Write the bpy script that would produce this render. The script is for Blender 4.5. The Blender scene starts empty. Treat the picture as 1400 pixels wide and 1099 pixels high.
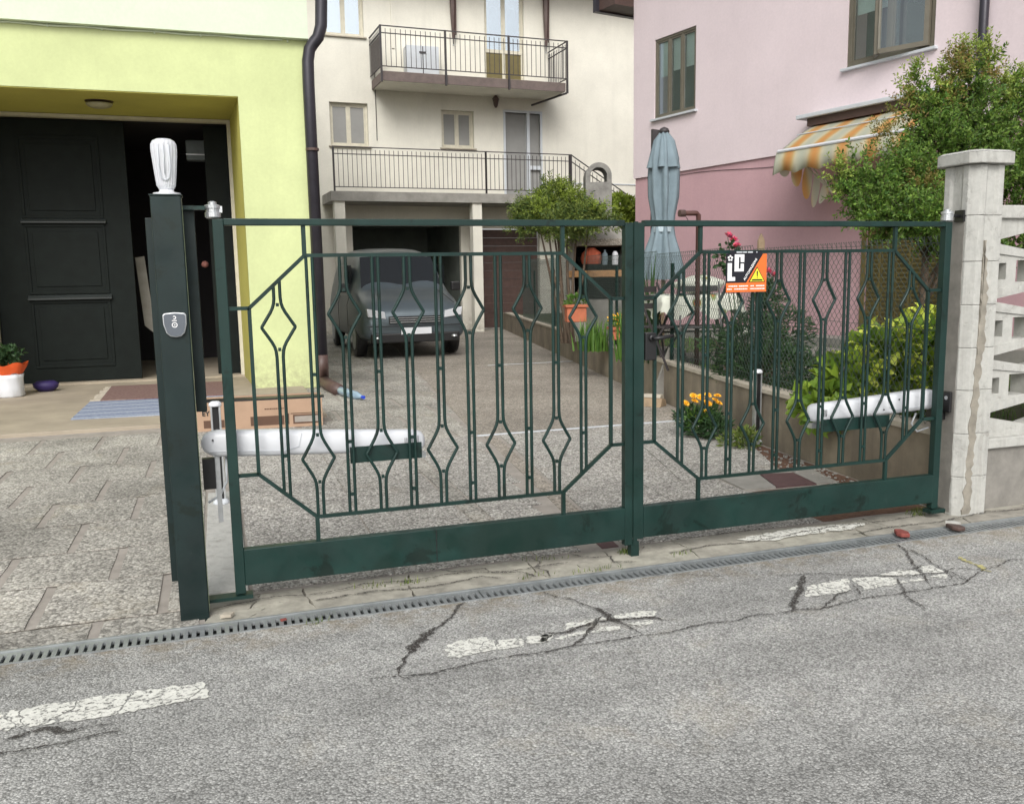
import bpy, math, random
from mathutils import Vector, Matrix
random.seed(7)
S = bpy.context.scene
COL = S.collection
R = math.radians
# ---------------- camera -------------------------------------------------
YAW, PITCH, ROLL, F = .320, .142, -.017, 1200.0
CP = Vector((-.004, -3.732, 1.353))
_f = Vector((math.sin(YAW)*math.cos(PITCH), math.cos(YAW)*math.cos(PITCH), -math.sin(PITCH)))
_r = Vector((math.cos(YAW), -math.sin(YAW), 0)); _u = _r.cross(_f)
RX = _r*math.cos(ROLL)+_u*math.sin(ROLL); UX = -_r*math.sin(ROLL)+_u*math.cos(ROLL)
cam_d = bpy.data.cameras.new('camera'); cam = bpy.data.objects.new('camera', cam_d); COL.objects.link(cam)
cam_d.sensor_width = 36; cam_d.lens = F/1400*36; cam_d.clip_end = 500; cam_d.clip_start = .05
M4 = Matrix((RX, UX, -_f)).transposed().to_4x4(); M4.translation = CP
cam.matrix_world = M4
S.camera = cam
S.render.resolution_x, S.render.resolution_y = 1024, 803
# ---------------- world, sun, exposure ------------------------------------
SUN_EL, SUN_AZ = 40, 200          # azimuth measured clockwise from +Y
w = bpy.data.worlds.new('World'); S.world = w; w.use_nodes = True
nt = w.node_tree; nt.nodes.clear()
o = nt.nodes.new('ShaderNodeOutputWorld'); b = nt.nodes.new('ShaderNodeBackground')
sky = nt.nodes.new('ShaderNodeTexSky'); sky.sky_type = 'NISHITA'; sky.sun_disc = False
sky.sun_elevation = R(SUN_EL); sky.sun_rotation = R(SUN_AZ); sky.dust_density = 4; sky.air_density = 1.0; sky.ozone_density = 1
hs = nt.nodes.new('ShaderNodeHueSaturation'); hs.inputs['Saturation'].default_value = .25
b.inputs[1].default_value = .15
nt.links.new(sky.outputs[0], hs.inputs['Color']); nt.links.new(hs.outputs[0], b.inputs[0]); nt.links.new(b.outputs[0], o.inputs[0])
sd = bpy.data.lights.new('sun', 'SUN'); sd.energy = 1.05; sd.angle = R(28); sd.color = (1, .97, .92)
so = bpy.data.objects.new('sun', sd); COL.objects.link(so)
az, el = R(SUN_AZ), R(SUN_EL)
sdir = Vector((math.sin(az)*math.cos(el), math.cos(az)*math.cos(el), math.sin(el)))
so.rotation_euler = sdir.to_track_quat('Z', 'Y').to_euler()
S.view_settings.view_transform = 'Standard'; S.view_settings.look = 'None'; S.view_settings.gamma = 1
S.view_settings.exposure = .43
# ---------------- helpers -------------------------------------------------
def at(x, y, d):                      # a point of the place at depth d along the view ray of a photo pixel
    return CP + d*(_f + RX*(x-700)/F + UX*(549.5-y)/F)
def ground(x, y, z=0):
    v = _f + RX*(x-700)/F + UX*(549.5-y)/F
    return CP + v*((z-CP.z)/v.z)
def lerp(a, b, t): return a+(b-a)*t
class MB:
    def __init__(s): s.v = []; s.f = []; s.sm = False
    def add(s, vs, fs):
        n = len(s.v); s.v += [tuple(p) for p in vs]; s.f += [tuple(i+n for i in q) for q in fs]; return s
    def box(s, x0, x1, y0, y1, z0, z1):
        return s.add([(x0,y0,z0),(x1,y0,z0),(x1,y1,z0),(x0,y1,z0),(x0,y0,z1),(x1,y0,z1),(x1,y1,z1),(x0,y1,z1)],
                     [(0,3,2,1),(4,5,6,7),(0,1,5,4),(1,2,6,5),(2,3,7,6),(3,0,4,7)])
    def bar(s, p, q, wx, wy, up=(0,0,1)):      # rectangular bar between two points
        p, q = Vector(p), Vector(q); d = (q-p).normalized(); up = Vector(up)
        if abs(d.dot(up)) > .95: up = Vector((0,1,0))
        a = d.cross(up).normalized(); c = a.cross(d)
        vs = []
        for e in (p, q):
            for i, j in ((-1,-1),(1,-1),(1,1),(-1,1)): vs.append(e+a*wx/2*i+c*wy/2*j)
        return s.add(vs, [(0,3,2,1),(4,5,6,7),(0,1,5,4),(1,2,6,5),(2,3,7,6),(3,0,4,7)])
    def tube(s, pts, r, n=6, cap=True):
        pts = [Vector(p) for p in pts]; rings = []; last = None
        rr = r if isinstance(r, (list, tuple)) else [r]*len(pts)
        for i, p in enumerate(pts):
            d = (pts[min(i+1, len(pts)-1)]-pts[max(i-1, 0)]).normalized()
            if last is None:
                t = Vector((0,0,1)) if abs(d.z) < .9 else Vector((1,0,0)); a = d.cross(t).normalized()
            else: a = (last - d*last.dot(d)).normalized()
            last = a; c = d.cross(a)
            rings.append([p+(a*math.cos(2*math.pi*k/n)+c*math.sin(2*math.pi*k/n))*rr[i] for k in range(n)])
        vs = [v for g in rings for v in g]; fs = []
        for i in range(len(pts)-1):
            for k in range(n): fs.append((i*n+k, i*n+(k+1)%n, (i+1)*n+(k+1)%n, (i+1)*n+k))
        if cap: fs.append(tuple(range(n))[::-1]); fs.append(tuple((len(pts)-1)*n+k for k in range(n)))
        return s.add(vs, fs)
    def lathe(s, prof, c=(0,0,0), n=20, sx=1, sy=1, ph=0):
        vs = []; fs = []
        for r_, z in prof:
            for k in range(n):
                a = 2*math.pi*k/n+ph; vs.append((c[0]+r_*math.cos(a)*sx, c[1]+r_*math.sin(a)*sy, c[2]+z))
        for i in range(len(prof)-1):
            for k in range(n): fs.append((i*n+k, i*n+(k+1)%n, (i+1)*n+(k+1)%n, (i+1)*n+k))
        fs.append(tuple(range(n))[::-1]); fs.append(tuple((len(prof)-1)*n+k for k in range(n)))
        return s.add(vs, fs)
    def prismY(s, poly, y0, y1):               # polygon in x,z extruded along y
        n = len(poly); vs = [(x, y0, z) for x, z in poly]+[(x, y1, z) for x, z in poly]
        ar = sum(poly[i][0]*poly[(i+1) % n][1]-poly[(i+1) % n][0]*poly[i][1] for i in range(n))
        fs = [tuple(range(n)), tuple(range(n, 2*n))[::-1]]+[(i, i+n, (i+1) % n+n, (i+1) % n) for i in range(n)]
        if ar < 0: fs = [q[::-1] for q in fs]
        return s.add(vs, fs)
    def prismZ(s, poly, z0, z1):
        n = len(poly); vs = [(x, y, z0) for x, y in poly]+[(x, y, z1) for x, y in poly]
        ar = sum(poly[i][0]*poly[(i+1) % n][1]-poly[(i+1) % n][0]*poly[i][1] for i in range(n))
        fs = [tuple(range(n))[::-1], tuple(range(n, 2*n))]+[(i, (i+1) % n, (i+1) % n+n, i+n) for i in range(n)]
        if ar < 0: fs = [q[::-1] for q in fs]
        return s.add(vs, fs)
    def quad(s, *p): return s.add(p, [tuple(range(len(p)))])
    def build(s, name, m, parent=None, W=False, smooth=False, bevel=0, **tags):
        me = bpy.data.meshes.new(name)
        vs = s.v
        if W and parent is not None:
            inv = root_matrix(parent).inverted(); vs = [inv @ Vector(p) for p in vs]
        me.from_pydata([tuple(p) for p in vs], [], s.f)
        me.materials.append(m)
        if smooth: me.polygons.foreach_set('use_smooth', [True]*len(me.polygons))
        ob = bpy.data.objects.new(name, me); COL.objects.link(ob)
        if parent is not None: ob.parent = parent
        if bevel:
            bm_ = ob.modifiers.new('bevel', 'BEVEL'); bm_.width = bevel; bm_.segments = 2; bm_.limit_method = 'ANGLE'
        for k, v in tags.items(): ob[k] = v
        return ob
def root_matrix(o):
    while o.parent is not None: o = o.parent
    return Matrix.Translation(o.location) @ o.rotation_euler.to_matrix().to_4x4()
def thing(name, label, cat, loc=(0,0,0), rz=0, group=None):
    e = bpy.data.objects.new(name, None); COL.objects.link(e); e.empty_display_size = .1
    e.location = loc; e.rotation_euler = (0, 0, rz); e['label'] = label; e['category'] = cat
    if group: e['group'] = group
    return e
def tag(o, label, cat, group=None, kind=None):
    o['label'] = label; o['category'] = cat
    if group: o['group'] = group
    if kind: o['kind'] = kind
    return o
def recentre(ob):                               # put a single-mesh thing's origin at its base
    me = ob.data; xs = [v.co for v in me.vertices]
    c = Vector(((min(p.x for p in xs)+max(p.x for p in xs))/2, (min(p.y for p in xs)+max(p.y for p in xs))/2, min(p.z for p in xs)))
    me.transform(Matrix.Translation(-c)); ob.location = ob.location + c; return ob
def inst(src, name, parent, loc, rot=(0,0,0), sc=(1,1,1)):
    o = bpy.data.objects.new(name, src.data if hasattr(src, 'data') else src); COL.objects.link(o); o.parent = parent
    o.location = loc; o.rotation_euler = rot; o.scale = sc; return o
# ---------------- materials -----------------------------------------------
class NT:
    def __init__(s, name):
        s.m = bpy.data.materials.new(name); s.m.use_nodes = True; s.t = s.m.node_tree
        s.p = s.t.nodes['Principled BSDF']; s.pos = s.n('ShaderNodeNewGeometry').outputs['Position']
    def n(s, t, **k):
        x = s.t.nodes.new(t)
        for a, b_ in k.items(): setattr(x, a, b_)
        return x
    def l(s, a, b_): s.t.links.new(a, b_)
    def noise(s, scale, detail=4, rough=.6, vec=None, dist=0):
        x = s.n('ShaderNodeTexNoise'); x.inputs['Scale'].default_value = scale; x.inputs['Detail'].default_value = detail
        x.inputs['Roughness'].default_value = rough; x.inputs['Distortion'].default_value = dist
        s.l(vec or s.pos, x.inputs['Vector']); return x.outputs['Fac']
    def vor(s, scale, feat='F1', out='Distance', vec=None):
        x = s.n('ShaderNodeTexVoronoi'); x.feature = feat; x.inputs['Scale'].default_value = scale
        s.l(vec or s.pos, x.inputs['Vector']); return x.outputs[out]
    def ramp(s, fac, stops, interp='LINEAR'):
        x = s.n('ShaderNodeValToRGB'); x.color_ramp.interpolation = interp
        e = x.color_ramp.elements
        while len(e) < len(stops): e.new(.5)
        for i, (p, c) in enumerate(stops):
            e[i].position = p; e[i].color = (c, c, c, 1) if isinstance(c, (int, float)) else (*c, 1)
        s.l(fac, x.inputs[0]); return x.outputs[0]
    def mix(s, fac, a, b_, mode='MIX'):
        x = s.n('ShaderNodeMix', data_type='RGBA', blend_type=mode)
        for i, v in ((0, fac), (6, a), (7, b_)):
            if isinstance(v, (int, float)): x.inputs[i].default_value = v if i == 0 else (v, v, v, 1)
            elif isinstance(v, tuple): x.inputs[i].default_value = (*v, 1)
            else: s.l(v, x.inputs[i])
        return x.outputs[2]
    def bump(s, h, strength=.3, dist=.01):
        x = s.n('ShaderNodeBump'); x.inputs['Strength'].default_value = strength; x.inputs['Distance'].default_value = dist
        s.l(h, x.inputs['Height']); s.l(x.outputs[0], s.p.inputs['Normal'])
    def stretch(s, sx, sy, sz):
        x = s.n('ShaderNodeMapping'); x.inputs['Scale'].default_value = (sx, sy, sz); s.l(s.pos, x.inputs['Vector']); return x.outputs[0]
    def col(s, c): s.l(c, s.p.inputs['Base Color'])
    def rand(s): return s.n('ShaderNodeObjectInfo').outputs['Random']
    def island(s): return s.n('ShaderNodeNewGeometry').outputs['Random Per Island']
def sc(c, k): return tuple(min(1, max(0, x*k)) for x in c)
def pm(name, c, rough=.6, var=.18, scale=5, bump=.15, bscale=60, bd=.003, metal=0, obj=0, isl=0, spec=None, c2=None, streak=0):
    t = NT(name); p = t.p; p.inputs['Roughness'].default_value = rough; p.inputs['Metallic'].default_value = metal
    if spec is not None: p.inputs['Specular IOR Level'].default_value = spec
    f = t.noise(scale, 6, .65)
    cc = t.mix(t.ramp(f, [(.3, 0), (.7, 1)]), sc(c, 1-var), sc(c2 or c, 1+var))
    if streak:
        f2 = t.noise(1, 5, .7, t.stretch(5, 5, .35)); cc = t.mix(t.ramp(f2, [(.45, 0), (.75, streak)]), cc, sc(c, .45))
    if obj or isl:
        h = t.n('ShaderNodeHueSaturation'); r_ = t.rand() if obj else t.island(); k = obj or isl
        mr = t.n('ShaderNodeMapRange'); mr.inputs[3].default_value = 1-k; mr.inputs[4].default_value = 1+k
        t.l(r_, mr.inputs[0]); t.l(mr.outputs[0], h.inputs['Value'])
        mr2 = t.n('ShaderNodeMapRange'); mr2.inputs[3].default_value = .5-.04*k*2; mr2.inputs[4].default_value = .5+.04*k*2
        t.l(r_, mr2.inputs[0]); t.l(mr2.outputs[0], h.inputs['Hue'])
        t.l(cc, h.inputs['Color']); cc = h.outputs[0]
    t.col(cc)
    if bump: t.bump(t.noise(bscale, 5, .6), bump, bd)
    return t.m
def aggregate(name, lo, mid, hi, scale=95, big=(.75, 1.15), stain=(.5, .42, .3), stain_amt=.3, obj=0, bstr=.6, chips=(.12, .5, .85), road=False):
    """washed gravel / worn asphalt: every pebble its own tone, broad patches, stains"""
    t = NT(name); t.p.inputs['Roughness'].default_value = .9; t.p.inputs['Specular IOR Level'].default_value = .25
    wv = t.n('ShaderNodeTexNoise'); wv.inputs['Scale'].default_value = 40; t.l(t.pos, wv.inputs['Vector'])
    va = t.n('ShaderNodeVectorMath', operation='MULTIPLY_ADD'); va.inputs[1].default_value = (.006, .006, .006)
    t.l(wv.outputs['Color'], va.inputs[0]); t.l(t.pos, va.inputs[2])
    v = t.n('ShaderNodeTexVoronoi'); v.inputs['Scale'].default_value = scale; t.l(va.outputs[0], v.inputs['Vector'])
    sp = t.n('ShaderNodeSeparateColor'); t.l(v.outputs['Color'], sp.inputs[0])
    c = t.ramp(sp.outputs[0], [(chips[0], lo), (chips[1], mid), (chips[2], mid), (1, hi)])
    c = t.mix(.35, c, t.ramp(t.noise(scale*2.2, 2), [(.3, lo), (.7, hi)]))
    edge = t.ramp(v.outputs['Distance'], [(.35, 1), (.75, .45)])
    c = t.mix(.75, c, edge, 'MULTIPLY')
    fb = t.noise(.9, 5, .6); c = t.mix(1.0, c, t.ramp(fb, [(.3, big[0]), (.7, big[1])]), 'MULTIPLY')
    c = t.mix(1.0, c, t.ramp(t.noise(7, 5, .7), [(.3, .86), (.7, 1.1)]), 'MULTIPLY')
    st = t.ramp(t.noise(1.7, 6, .7, dist=.4), [(.56, 0), (.72, stain_amt)])
    c = t.mix(st, c, stain)
    if road:
        trk = t.noise(1, 5, .65, t.stretch(.35, 2.6, 1)); c = t.mix(1, c, t.ramp(trk, [(.32, .80), (.5, 1), (.68, 1.10)]), 'MULTIPLY')
        oil = t.ramp(t.noise(2.3, 7, .75, dist=.8), [(.63, 0), (.70, .55)]); c = t.mix(oil, c, sc(mid, .45))
        sx = t.n('ShaderNodeSeparateXYZ'); t.l(t.pos, sx.inputs[0]); mr_ = t.n('ShaderNodeMapRange'); mr_.inputs[1].default_value = -.52; mr_.inputs[2].default_value = -.31
        t.l(sx.outputs['Y'], mr_.inputs[0]); gr = t.mix(1, mr_.outputs[0], t.ramp(t.noise(9, 6, .75), [(.42, 0), (.62, .8)]), 'MULTIPLY'); c = t.mix(gr, c, (.20,.165,.11))
        gl_ = t.ramp(t.noise(210, 2), [(.68, 0), (.74, .6)]); c = t.mix(gl_, c, (.8,.79,.75))
    if obj:
        h = t.n('ShaderNodeHueSaturation'); mr = t.n('ShaderNodeMapRange'); mr.inputs[3].default_value = 1-obj; mr.inputs[4].default_value = 1+obj
        t.l(t.rand(), mr.inputs[0]); t.l(mr.outputs[0], h.inputs['Value']); t.l(c, h.inputs['Color']); c = h.outputs[0]
    t.col(c); inv = t.ramp(v.outputs['Distance'], [(0, 1), (.8, 0)]); t.bump(inv, bstr, .006)
    return t.m
def plaster(name, c, var=.05, streak=.15, bump=.25):
    t = NT(name); t.p.inputs['Roughness'].default_value = .92; t.p.inputs['Specular IOR Level'].default_value = .2
    f = t.noise(.8, 6, .65); cc = t.mix(t.ramp(f, [(.3, 0), (.7, 1)]), sc(c, 1-var*1.6), sc(c, 1+var))
    f2 = t.noise(1, 6, .7, t.stretch(3.2, 3.2, .22)); cc = t.mix(t.ramp(f2, [(.5, 0), (.8, streak)]), cc, sc(c, .6))
    cc = t.mix(1, cc, t.ramp(t.noise(30, 4, .7), [(.3, .96), (.7, 1.03)]), 'MULTIPLY')
    cc = t.mix(t.ramp(t.noise(3.1, 7, .75, dist=.5), [(.60, 0), (.70, .12)]), cc, sc(c, .7))
    sz_ = t.n('ShaderNodeSeparateXYZ'); t.l(t.pos, sz_.inputs[0]); mz = t.n('ShaderNodeMapRange'); mz.inputs[1].default_value = .55; mz.inputs[2].default_value = .0; t.l(sz_.outputs['Z'], mz.inputs[0])
    cc = t.mix(t.mix(1, mz.outputs[0], t.ramp(t.noise(11, 6, .7), [(.38, 0), (.66, .7)]), 'MULTIPLY'), cc, (.22,.19,.14))
    t.col(cc); t.bump(t.mix(.5, t.noise(120, 5, .75), t.noise(22, 4, .6)), bump*1.8, .004); return t.m
def glass_mat(name, tint=(.9, .95, .95), refl=.12):
    t = NT(name); g = t.n('ShaderNodeBsdfGlossy'); g.inputs['Roughness'].default_value = .03; g.inputs['Color'].default_value = (.9,.95,1,1)
    tr = t.n('ShaderNodeBsdfTransparent'); tr.inputs['Color'].default_value = (*tint, 1)
    lw = t.n('ShaderNodeLayerWeight'); lw.inputs['Blend'].default_value = .2
    mr = t.n('ShaderNodeMapRange'); mr.inputs[3].default_value = refl; mr.inputs[4].default_value = 1
    t.l(lw.outputs['Fresnel'], mr.inputs[0])
    mx = t.n('ShaderNodeMixShader'); t.l(mr.outputs[0], mx.inputs[0]); t.l(tr.outputs[0], mx.inputs[1]); t.l(g.outputs[0], mx.inputs[2])
    t.l(mx.outputs[0], t.t.nodes['Material Output'].inputs['Surface']); return t.m
def green_paint(name, base=(.0065, .0275, .023), patch=(.002, .011, .008), rough=.38):
    t = NT(name); t.p.inputs['Specular IOR Level'].default_value = .38
    c = t.mix(t.ramp(t.noise(3.5, 6, .6), [(.35, 0), (.7, 1)]), sc(base, .75), sc(base, 1.25))
    c = t.mix(t.ramp(t.noise(4.2, 7, .72, dist=.6), [(.57, 0), (.61, .85)]), c, patch)
    c = t.mix(t.ramp(t.noise(1.3, 4, .6), [(.55, 0), (.6, .65)]), c, sc(patch, 1.6))
    c = t.mix(t.ramp(t.noise(45, 5, .8), [(.68, 0), (.74, .5)]), c, (.16, .2, .18))
    t.col(c); t.l(t.ramp(t.noise(8, 5), [(.3, rough-.1), (.7, rough+.25)]), t.p.inputs['Roughness'])
    t.bump(t.noise(90, 4), .12, .002); return t.m
def cracked_paint(name, c):
    t = NT(name); t.p.inputs['Roughness'].default_value = .8
    cc = t.mix(t.ramp(t.noise(25, 5, .7), [(.3, 0), (.7, 1)]), sc(c, .78), c); t.col(cc)
    v = t.n('ShaderNodeTexVoronoi'); v.feature = 'DISTANCE_TO_EDGE'; v.inputs['Scale'].default_value = 6.5; v.inputs['Randomness'].default_value = 1
    wv = t.n('ShaderNodeTexNoise'); wv.inputs['Scale'].default_value = 14; wv.inputs['Detail'].default_value = 6; t.l(t.pos, wv.inputs['Vector'])
    va = t.n('ShaderNodeVectorMath', operation='MULTIPLY_ADD'); va.inputs[1].default_value = (.09, .09, .09); t.l(wv.outputs['Color'], va.inputs[0]); t.l(t.pos, va.inputs[2])
    t.l(va.outputs[0], v.inputs['Vector'])
    cr_ = t.ramp(v.outputs['Distance'], [(.006, 1), (.022, 0)])
    wear = t.ramp(t.noise(60, 6, .75), [(.52, 0), (.60, 1)])
    fac = t.mix(1, cr_, wear, 'LIGHTEN')
    tr = t.n('ShaderNodeBsdfTransparent'); mx = t.n('ShaderNodeMixShader'); t.l(fac, mx.inputs[0])
    t.l(t.p.outputs[0], mx.inputs[1]); t.l(tr.outputs[0], mx.inputs[2]); t.l(mx.outputs[0], t.t.nodes['Material Output'].inputs['Surface'])
    t.bump(t.noise(95, 3), .3, .003); return t.m
def leafm(name, a, b_, rough=.5, obj=0):
    t = NT(name); t.p.inputs['Roughness'].default_value = rough; t.p.inputs['Specular IOR Level'].default_value = .35
    r_ = t.rand() if obj else t.island()
    c = t.mix(r_, a, b_); c = t.mix(1, c, t.ramp(t.noise(4, 3), [(.3, .7), (.7, 1.2)]), 'MULTIPLY')
    t.col(c)
    tl = t.n('ShaderNodeBsdfTranslucent'); t.l(c, tl.inputs['Color'])
    mx = t.n('ShaderNodeMixShader'); mx.inputs[0].default_value = .3; t.l(t.p.outputs[0], mx.inputs[1]); t.l(tl.outputs[0], mx.inputs[2])
    t.l(mx.outputs[0], t.t.nodes['Material Output'].inputs['Surface']); return t.m
m = {}
m['road'] = aggregate('road_asphalt', (.17,.17,.16), (.42,.42,.40), (.68,.68,.65), 135, (.80, 1.12), (.36,.31,.22), .35, bstr=.5, road=True)
m['wash'] = aggregate('washed_gravel', (.09,.08,.07), (.47,.45,.405), (.95,.93,.87), 85, (.8, 1.12), (.26,.2,.12), .22, obj=.07)
m['slab'] = aggregate('pale_paving_slab', (.17,.16,.14), (.52,.50,.445), (.84,.81,.73), 75, (.50, 1.12), (.38,.31,.18), .28, obj=.08, bstr=.4)
m['mortar'] = pm('mortar', (.29,.265,.235), .95, .2, 8, .4, 90)
m['concrete'] = pm('old_concrete', (.27,.26,.235), .92, .2, 4, .35, 50, .004)
m['apron'] = pm('cracked_cement', (.31,.295,.25), .92, .32, 9, .5, 40, .006, obj=.12, streak=0)
m['bconc'] = aggregate('brown_worn_concrete', (.17,.15,.125), (.40,.355,.30), (.60,.56,.49), 75, (.78, 1.15), (.3,.26,.2), .3, bstr=.25)
m['platform'] = pm('beige_cement_floor', (.33,.285,.22), .8, .18, 2.2, .15, 60)
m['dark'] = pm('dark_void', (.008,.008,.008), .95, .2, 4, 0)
m['tar_'] = aggregate('crack_fill', (.02,.018,.016), (.075,.066,.060), (.20,.18,.16), 120, (.8, 1.1), (.05,.045,.04), .1)
def tarmat(name):
    t = NT(name); t.p.inputs['Roughness'].default_value = .95; t.col(t.ramp(t.noise(160, 4, .8), [(.35, (.018,.016,.014)), (.6, (.06,.052,.046)), (.75, (.2,.18,.16))]))
    tr = t.n('ShaderNodeBsdfTransparent'); mx = t.n('ShaderNodeMixShader'); t.l(t.ramp(t.noise(110, 5, .75), [(.50, 0), (.56, 1)]), mx.inputs[0])
    t.l(t.p.outputs[0], mx.inputs[1]); t.l(tr.outputs[0], mx.inputs[2]); t.l(mx.outputs[0], t.t.nodes['Material Output'].inputs['Surface']); t.bump(t.noise(120, 4), .6, .006); return t.m
m['tar'] = tarmat('crack_fill')
m['paintw'] = cracked_paint('worn_white_paint', (.72,.72,.66))
m['painty'] = cracked_paint('faded_yellow_paint', (.50,.46,.20))
m['grate'] = pm('galvanised_grate', (.31,.33,.335), .45, .2, 12, .2, 60, metal=.5)
m['green'] = green_paint('green_gate_paint')
m['greend'] = green_paint('dark_green_post_paint', (.0045,.015,.0145), (.002,.009,.006), .42)
m['galv'] = pm('galvanised_steel', (.55,.57,.58), .4, .15, 20, .1, 80, metal=.8)
m['white'] = pm('white_plastic', (.64,.66,.69), .35, .015, 3, 0)
m['whiteg'] = pm('pale_grey_plastic', (.52,.55,.58), .4, .05, 6, .05, 90)
m['black'] = pm('black_plastic', (.012,.012,.013), .4, .2, 8, .1, 90)
m['yellow'] = plaster('yellow_green_plaster', (.55,.61,.32), .08, .18)
m['palegreen'] = plaster('pale_green_plaster', (.62,.69,.55), .04, .08)
m['recess'] = plaster('bounce_tinted_yellow_plaster', (.52,.49,.13), .08, .1)  # wall yellow deepened: colour bounce painted into soffit and jambs
m['cream'] = plaster('cream_plaster', (.69,.67,.59), .07, .22)
m['pinku'] = plaster('pale_pink_plaster', (.71,.615,.64), .04, .12)
m['pinkl'] = plaster('rose_plaster', (.52,.335,.36), .07, .15)
m['wood_d'] = pm('black_green_door_paint', (.006,.009,.008), .6, .25, 6, .15, 30, spec=.15)
m['frame_o'] = pm('bronze_aluminium', (.17,.155,.12), .4, .1, 9, .05, 60, metal=.3)
m['frame_w'] = pm('cream_window_frame', (.55,.52,.42), .5, .1, 9, .1, 60)
m['oliv'] = pm('olive_panel', (.13,.105,.035), .5, .15, 8, .1)
m['glass'] = glass_mat('window_glass')
m['blind'] = pm('pale_roller_blind', (.80,.84,.78), .6, .06, 8, .1)
m['iron'] = pm('dark_wrought_iron', (.035,.03,.032), .5, .2, 10, .1)
m['brownmet'] = pm('brown_metal', (.075,.045,.038), .5, .2, 10, .1)
m['rail_dk'] = pm('brown_slab_edge', (.13,.10,.09), .7, .2, 6, .2)
m['pipe'] = pm('dark_downpipe_paint', (.035,.033,.042), .35, .2, 5, .05, metal=.3)
def flaky(name, white=(.47,.47,.44), grey=(.27,.26,.235)):
    t = NT(name); t.p.inputs['Roughness'].default_value = .93; t.p.inputs['Specular IOR Level'].default_value = .2
    f1 = t.noise(7, 8, .72, dist=.5); lost = t.ramp(f1, [(.60, 0), (.65, .6)])
    c = t.mix(t.ramp(t.noise(30, 5, .7), [(.3, 0), (.7, 1)]), sc(white, .8), white); c = t.mix(lost, c, grey)
    st = t.ramp(t.noise(1, 6, .7, t.stretch(14, 14, .9)), [(.5, 0), (.72, .5)]); c = t.mix(st, c, sc(grey, .9))
    c = t.mix(t.ramp(t.noise(55, 4, .8), [(.64, 0), (.72, .7)]), c, sc(grey, .6)); t.col(c)
    h = t.mix(.5, t.noise(45, 6, .7), t.ramp(f1, [(.56, 1), (.60, 0)])); t.bump(h, .55, .006); return t.m
m['pillar'] = flaky('flaking_white_cement')
m['pillarg'] = pm('grey_cement', (.21,.20,.18), .95, .25, 8, .4, 40, .004)
m['wallb'] = pm('damp_brown_cement', (.23,.195,.145), .95, .3, 3, .4, 40, .005, streak=.6)
m['cap'] = pm('pale_coping', (.42,.38,.31), .92, .2, 8, .35, 50)
m['soil'] = pm('red_brown_soil', (.13,.07,.045), .97, .35, 30, .8, 60, .01)
m['turf'] = pm('garden_soil_and_turf', (.06,.07,.03), .97, .5, 9, .8, 60, .01)
m['redtile'] = pm('dark_red_tile', (.10,.055,.055), .8, .15, 12, .2)
m['terra'] = pm('terracotta', (.42,.13,.065), .85, .18, 12, .2)
m['brick'] = pm('ochre_brick', (.36,.19,.09), .9, .2, 14, .4, obj=.15)
m['wood'] = pm('weathered_wood', (.30,.22,.14), .85, .25, 8, .3)
m['bark'] = pm('bark', (.09,.065,.045), .95, .3, 18, .8, 50, .01)
m['kraft'] = pm('kraft_cardboard', (.37,.25,.17), .85, .1, 4, .1, 40)
m['kraftd'] = pm('brown_print', (.10,.055,.035), .85, .15, 6, .05)
m['umb'] = pm('blue_grey_canvas', (.17,.225,.255), .85, .14, 5, .15, 50)
m['chain'] = pm('dull_green_wire', (.06,.085,.075), .6, .2, 8, 0)
m['tree1'] = leafm('tree_leaf', (.05,.125,.02), (.20,.32,.055))
m['tree2'] = leafm('young_reddish_leaf', (.16,.20,.04), (.30,.20,.07))
m['dkleaf'] = leafm('dark_shrub_leaf', (.022,.055,.02), (.06,.12,.045))
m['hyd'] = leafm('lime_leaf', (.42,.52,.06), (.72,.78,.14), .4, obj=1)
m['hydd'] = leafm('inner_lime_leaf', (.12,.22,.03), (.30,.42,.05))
m['jun'] = leafm('juniper_leaf', (.05,.10,.025), (.22,.27,.06))
m['yell'] = leafm('yellow_green_leaf', (.16,.24,.03), (.30,.38,.06))
m['grass'] = leafm('blade_green', (.07,.16,.03), (.15,.28,.05))
m['rosep'] = pm('pink_petals', (.66,.10,.20), .6, .3, 40, .1, isl=.3)
m['mari'] = pm('orange_yellow_petals', (.85,.45,.02), .6, .15, 40, .1, isl=.2)
m['edge'] = pm('worn_pale_edge', (.30,.36,.22), .6, .3, 20, .1)
m['bareg'] = pm('bare_mortar', (.26,.24,.20), .95, .3, 12, .5, 60, .005)
m['tree3'] = leafm('fresh_leaf', (.20,.30,.05), (.38,.46,.10))
m['glassr'] = glass_mat('reflecting_window_glass', refl=.45)
m['joint'] = pm('dirt_filled_joint', (.075,.065,.05), .97, .4, 25, .4, 80)
m['ledge'] = pm('door_ledge_highlight_grey', (.022,.027,.027), .55, .15, 8, .1)  # greyer than the door: light caught on the ledges, painted in
m['shard'] = pm('dark_red_shard', (.22,.055,.045), .85, .2, 20, .2)
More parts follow.
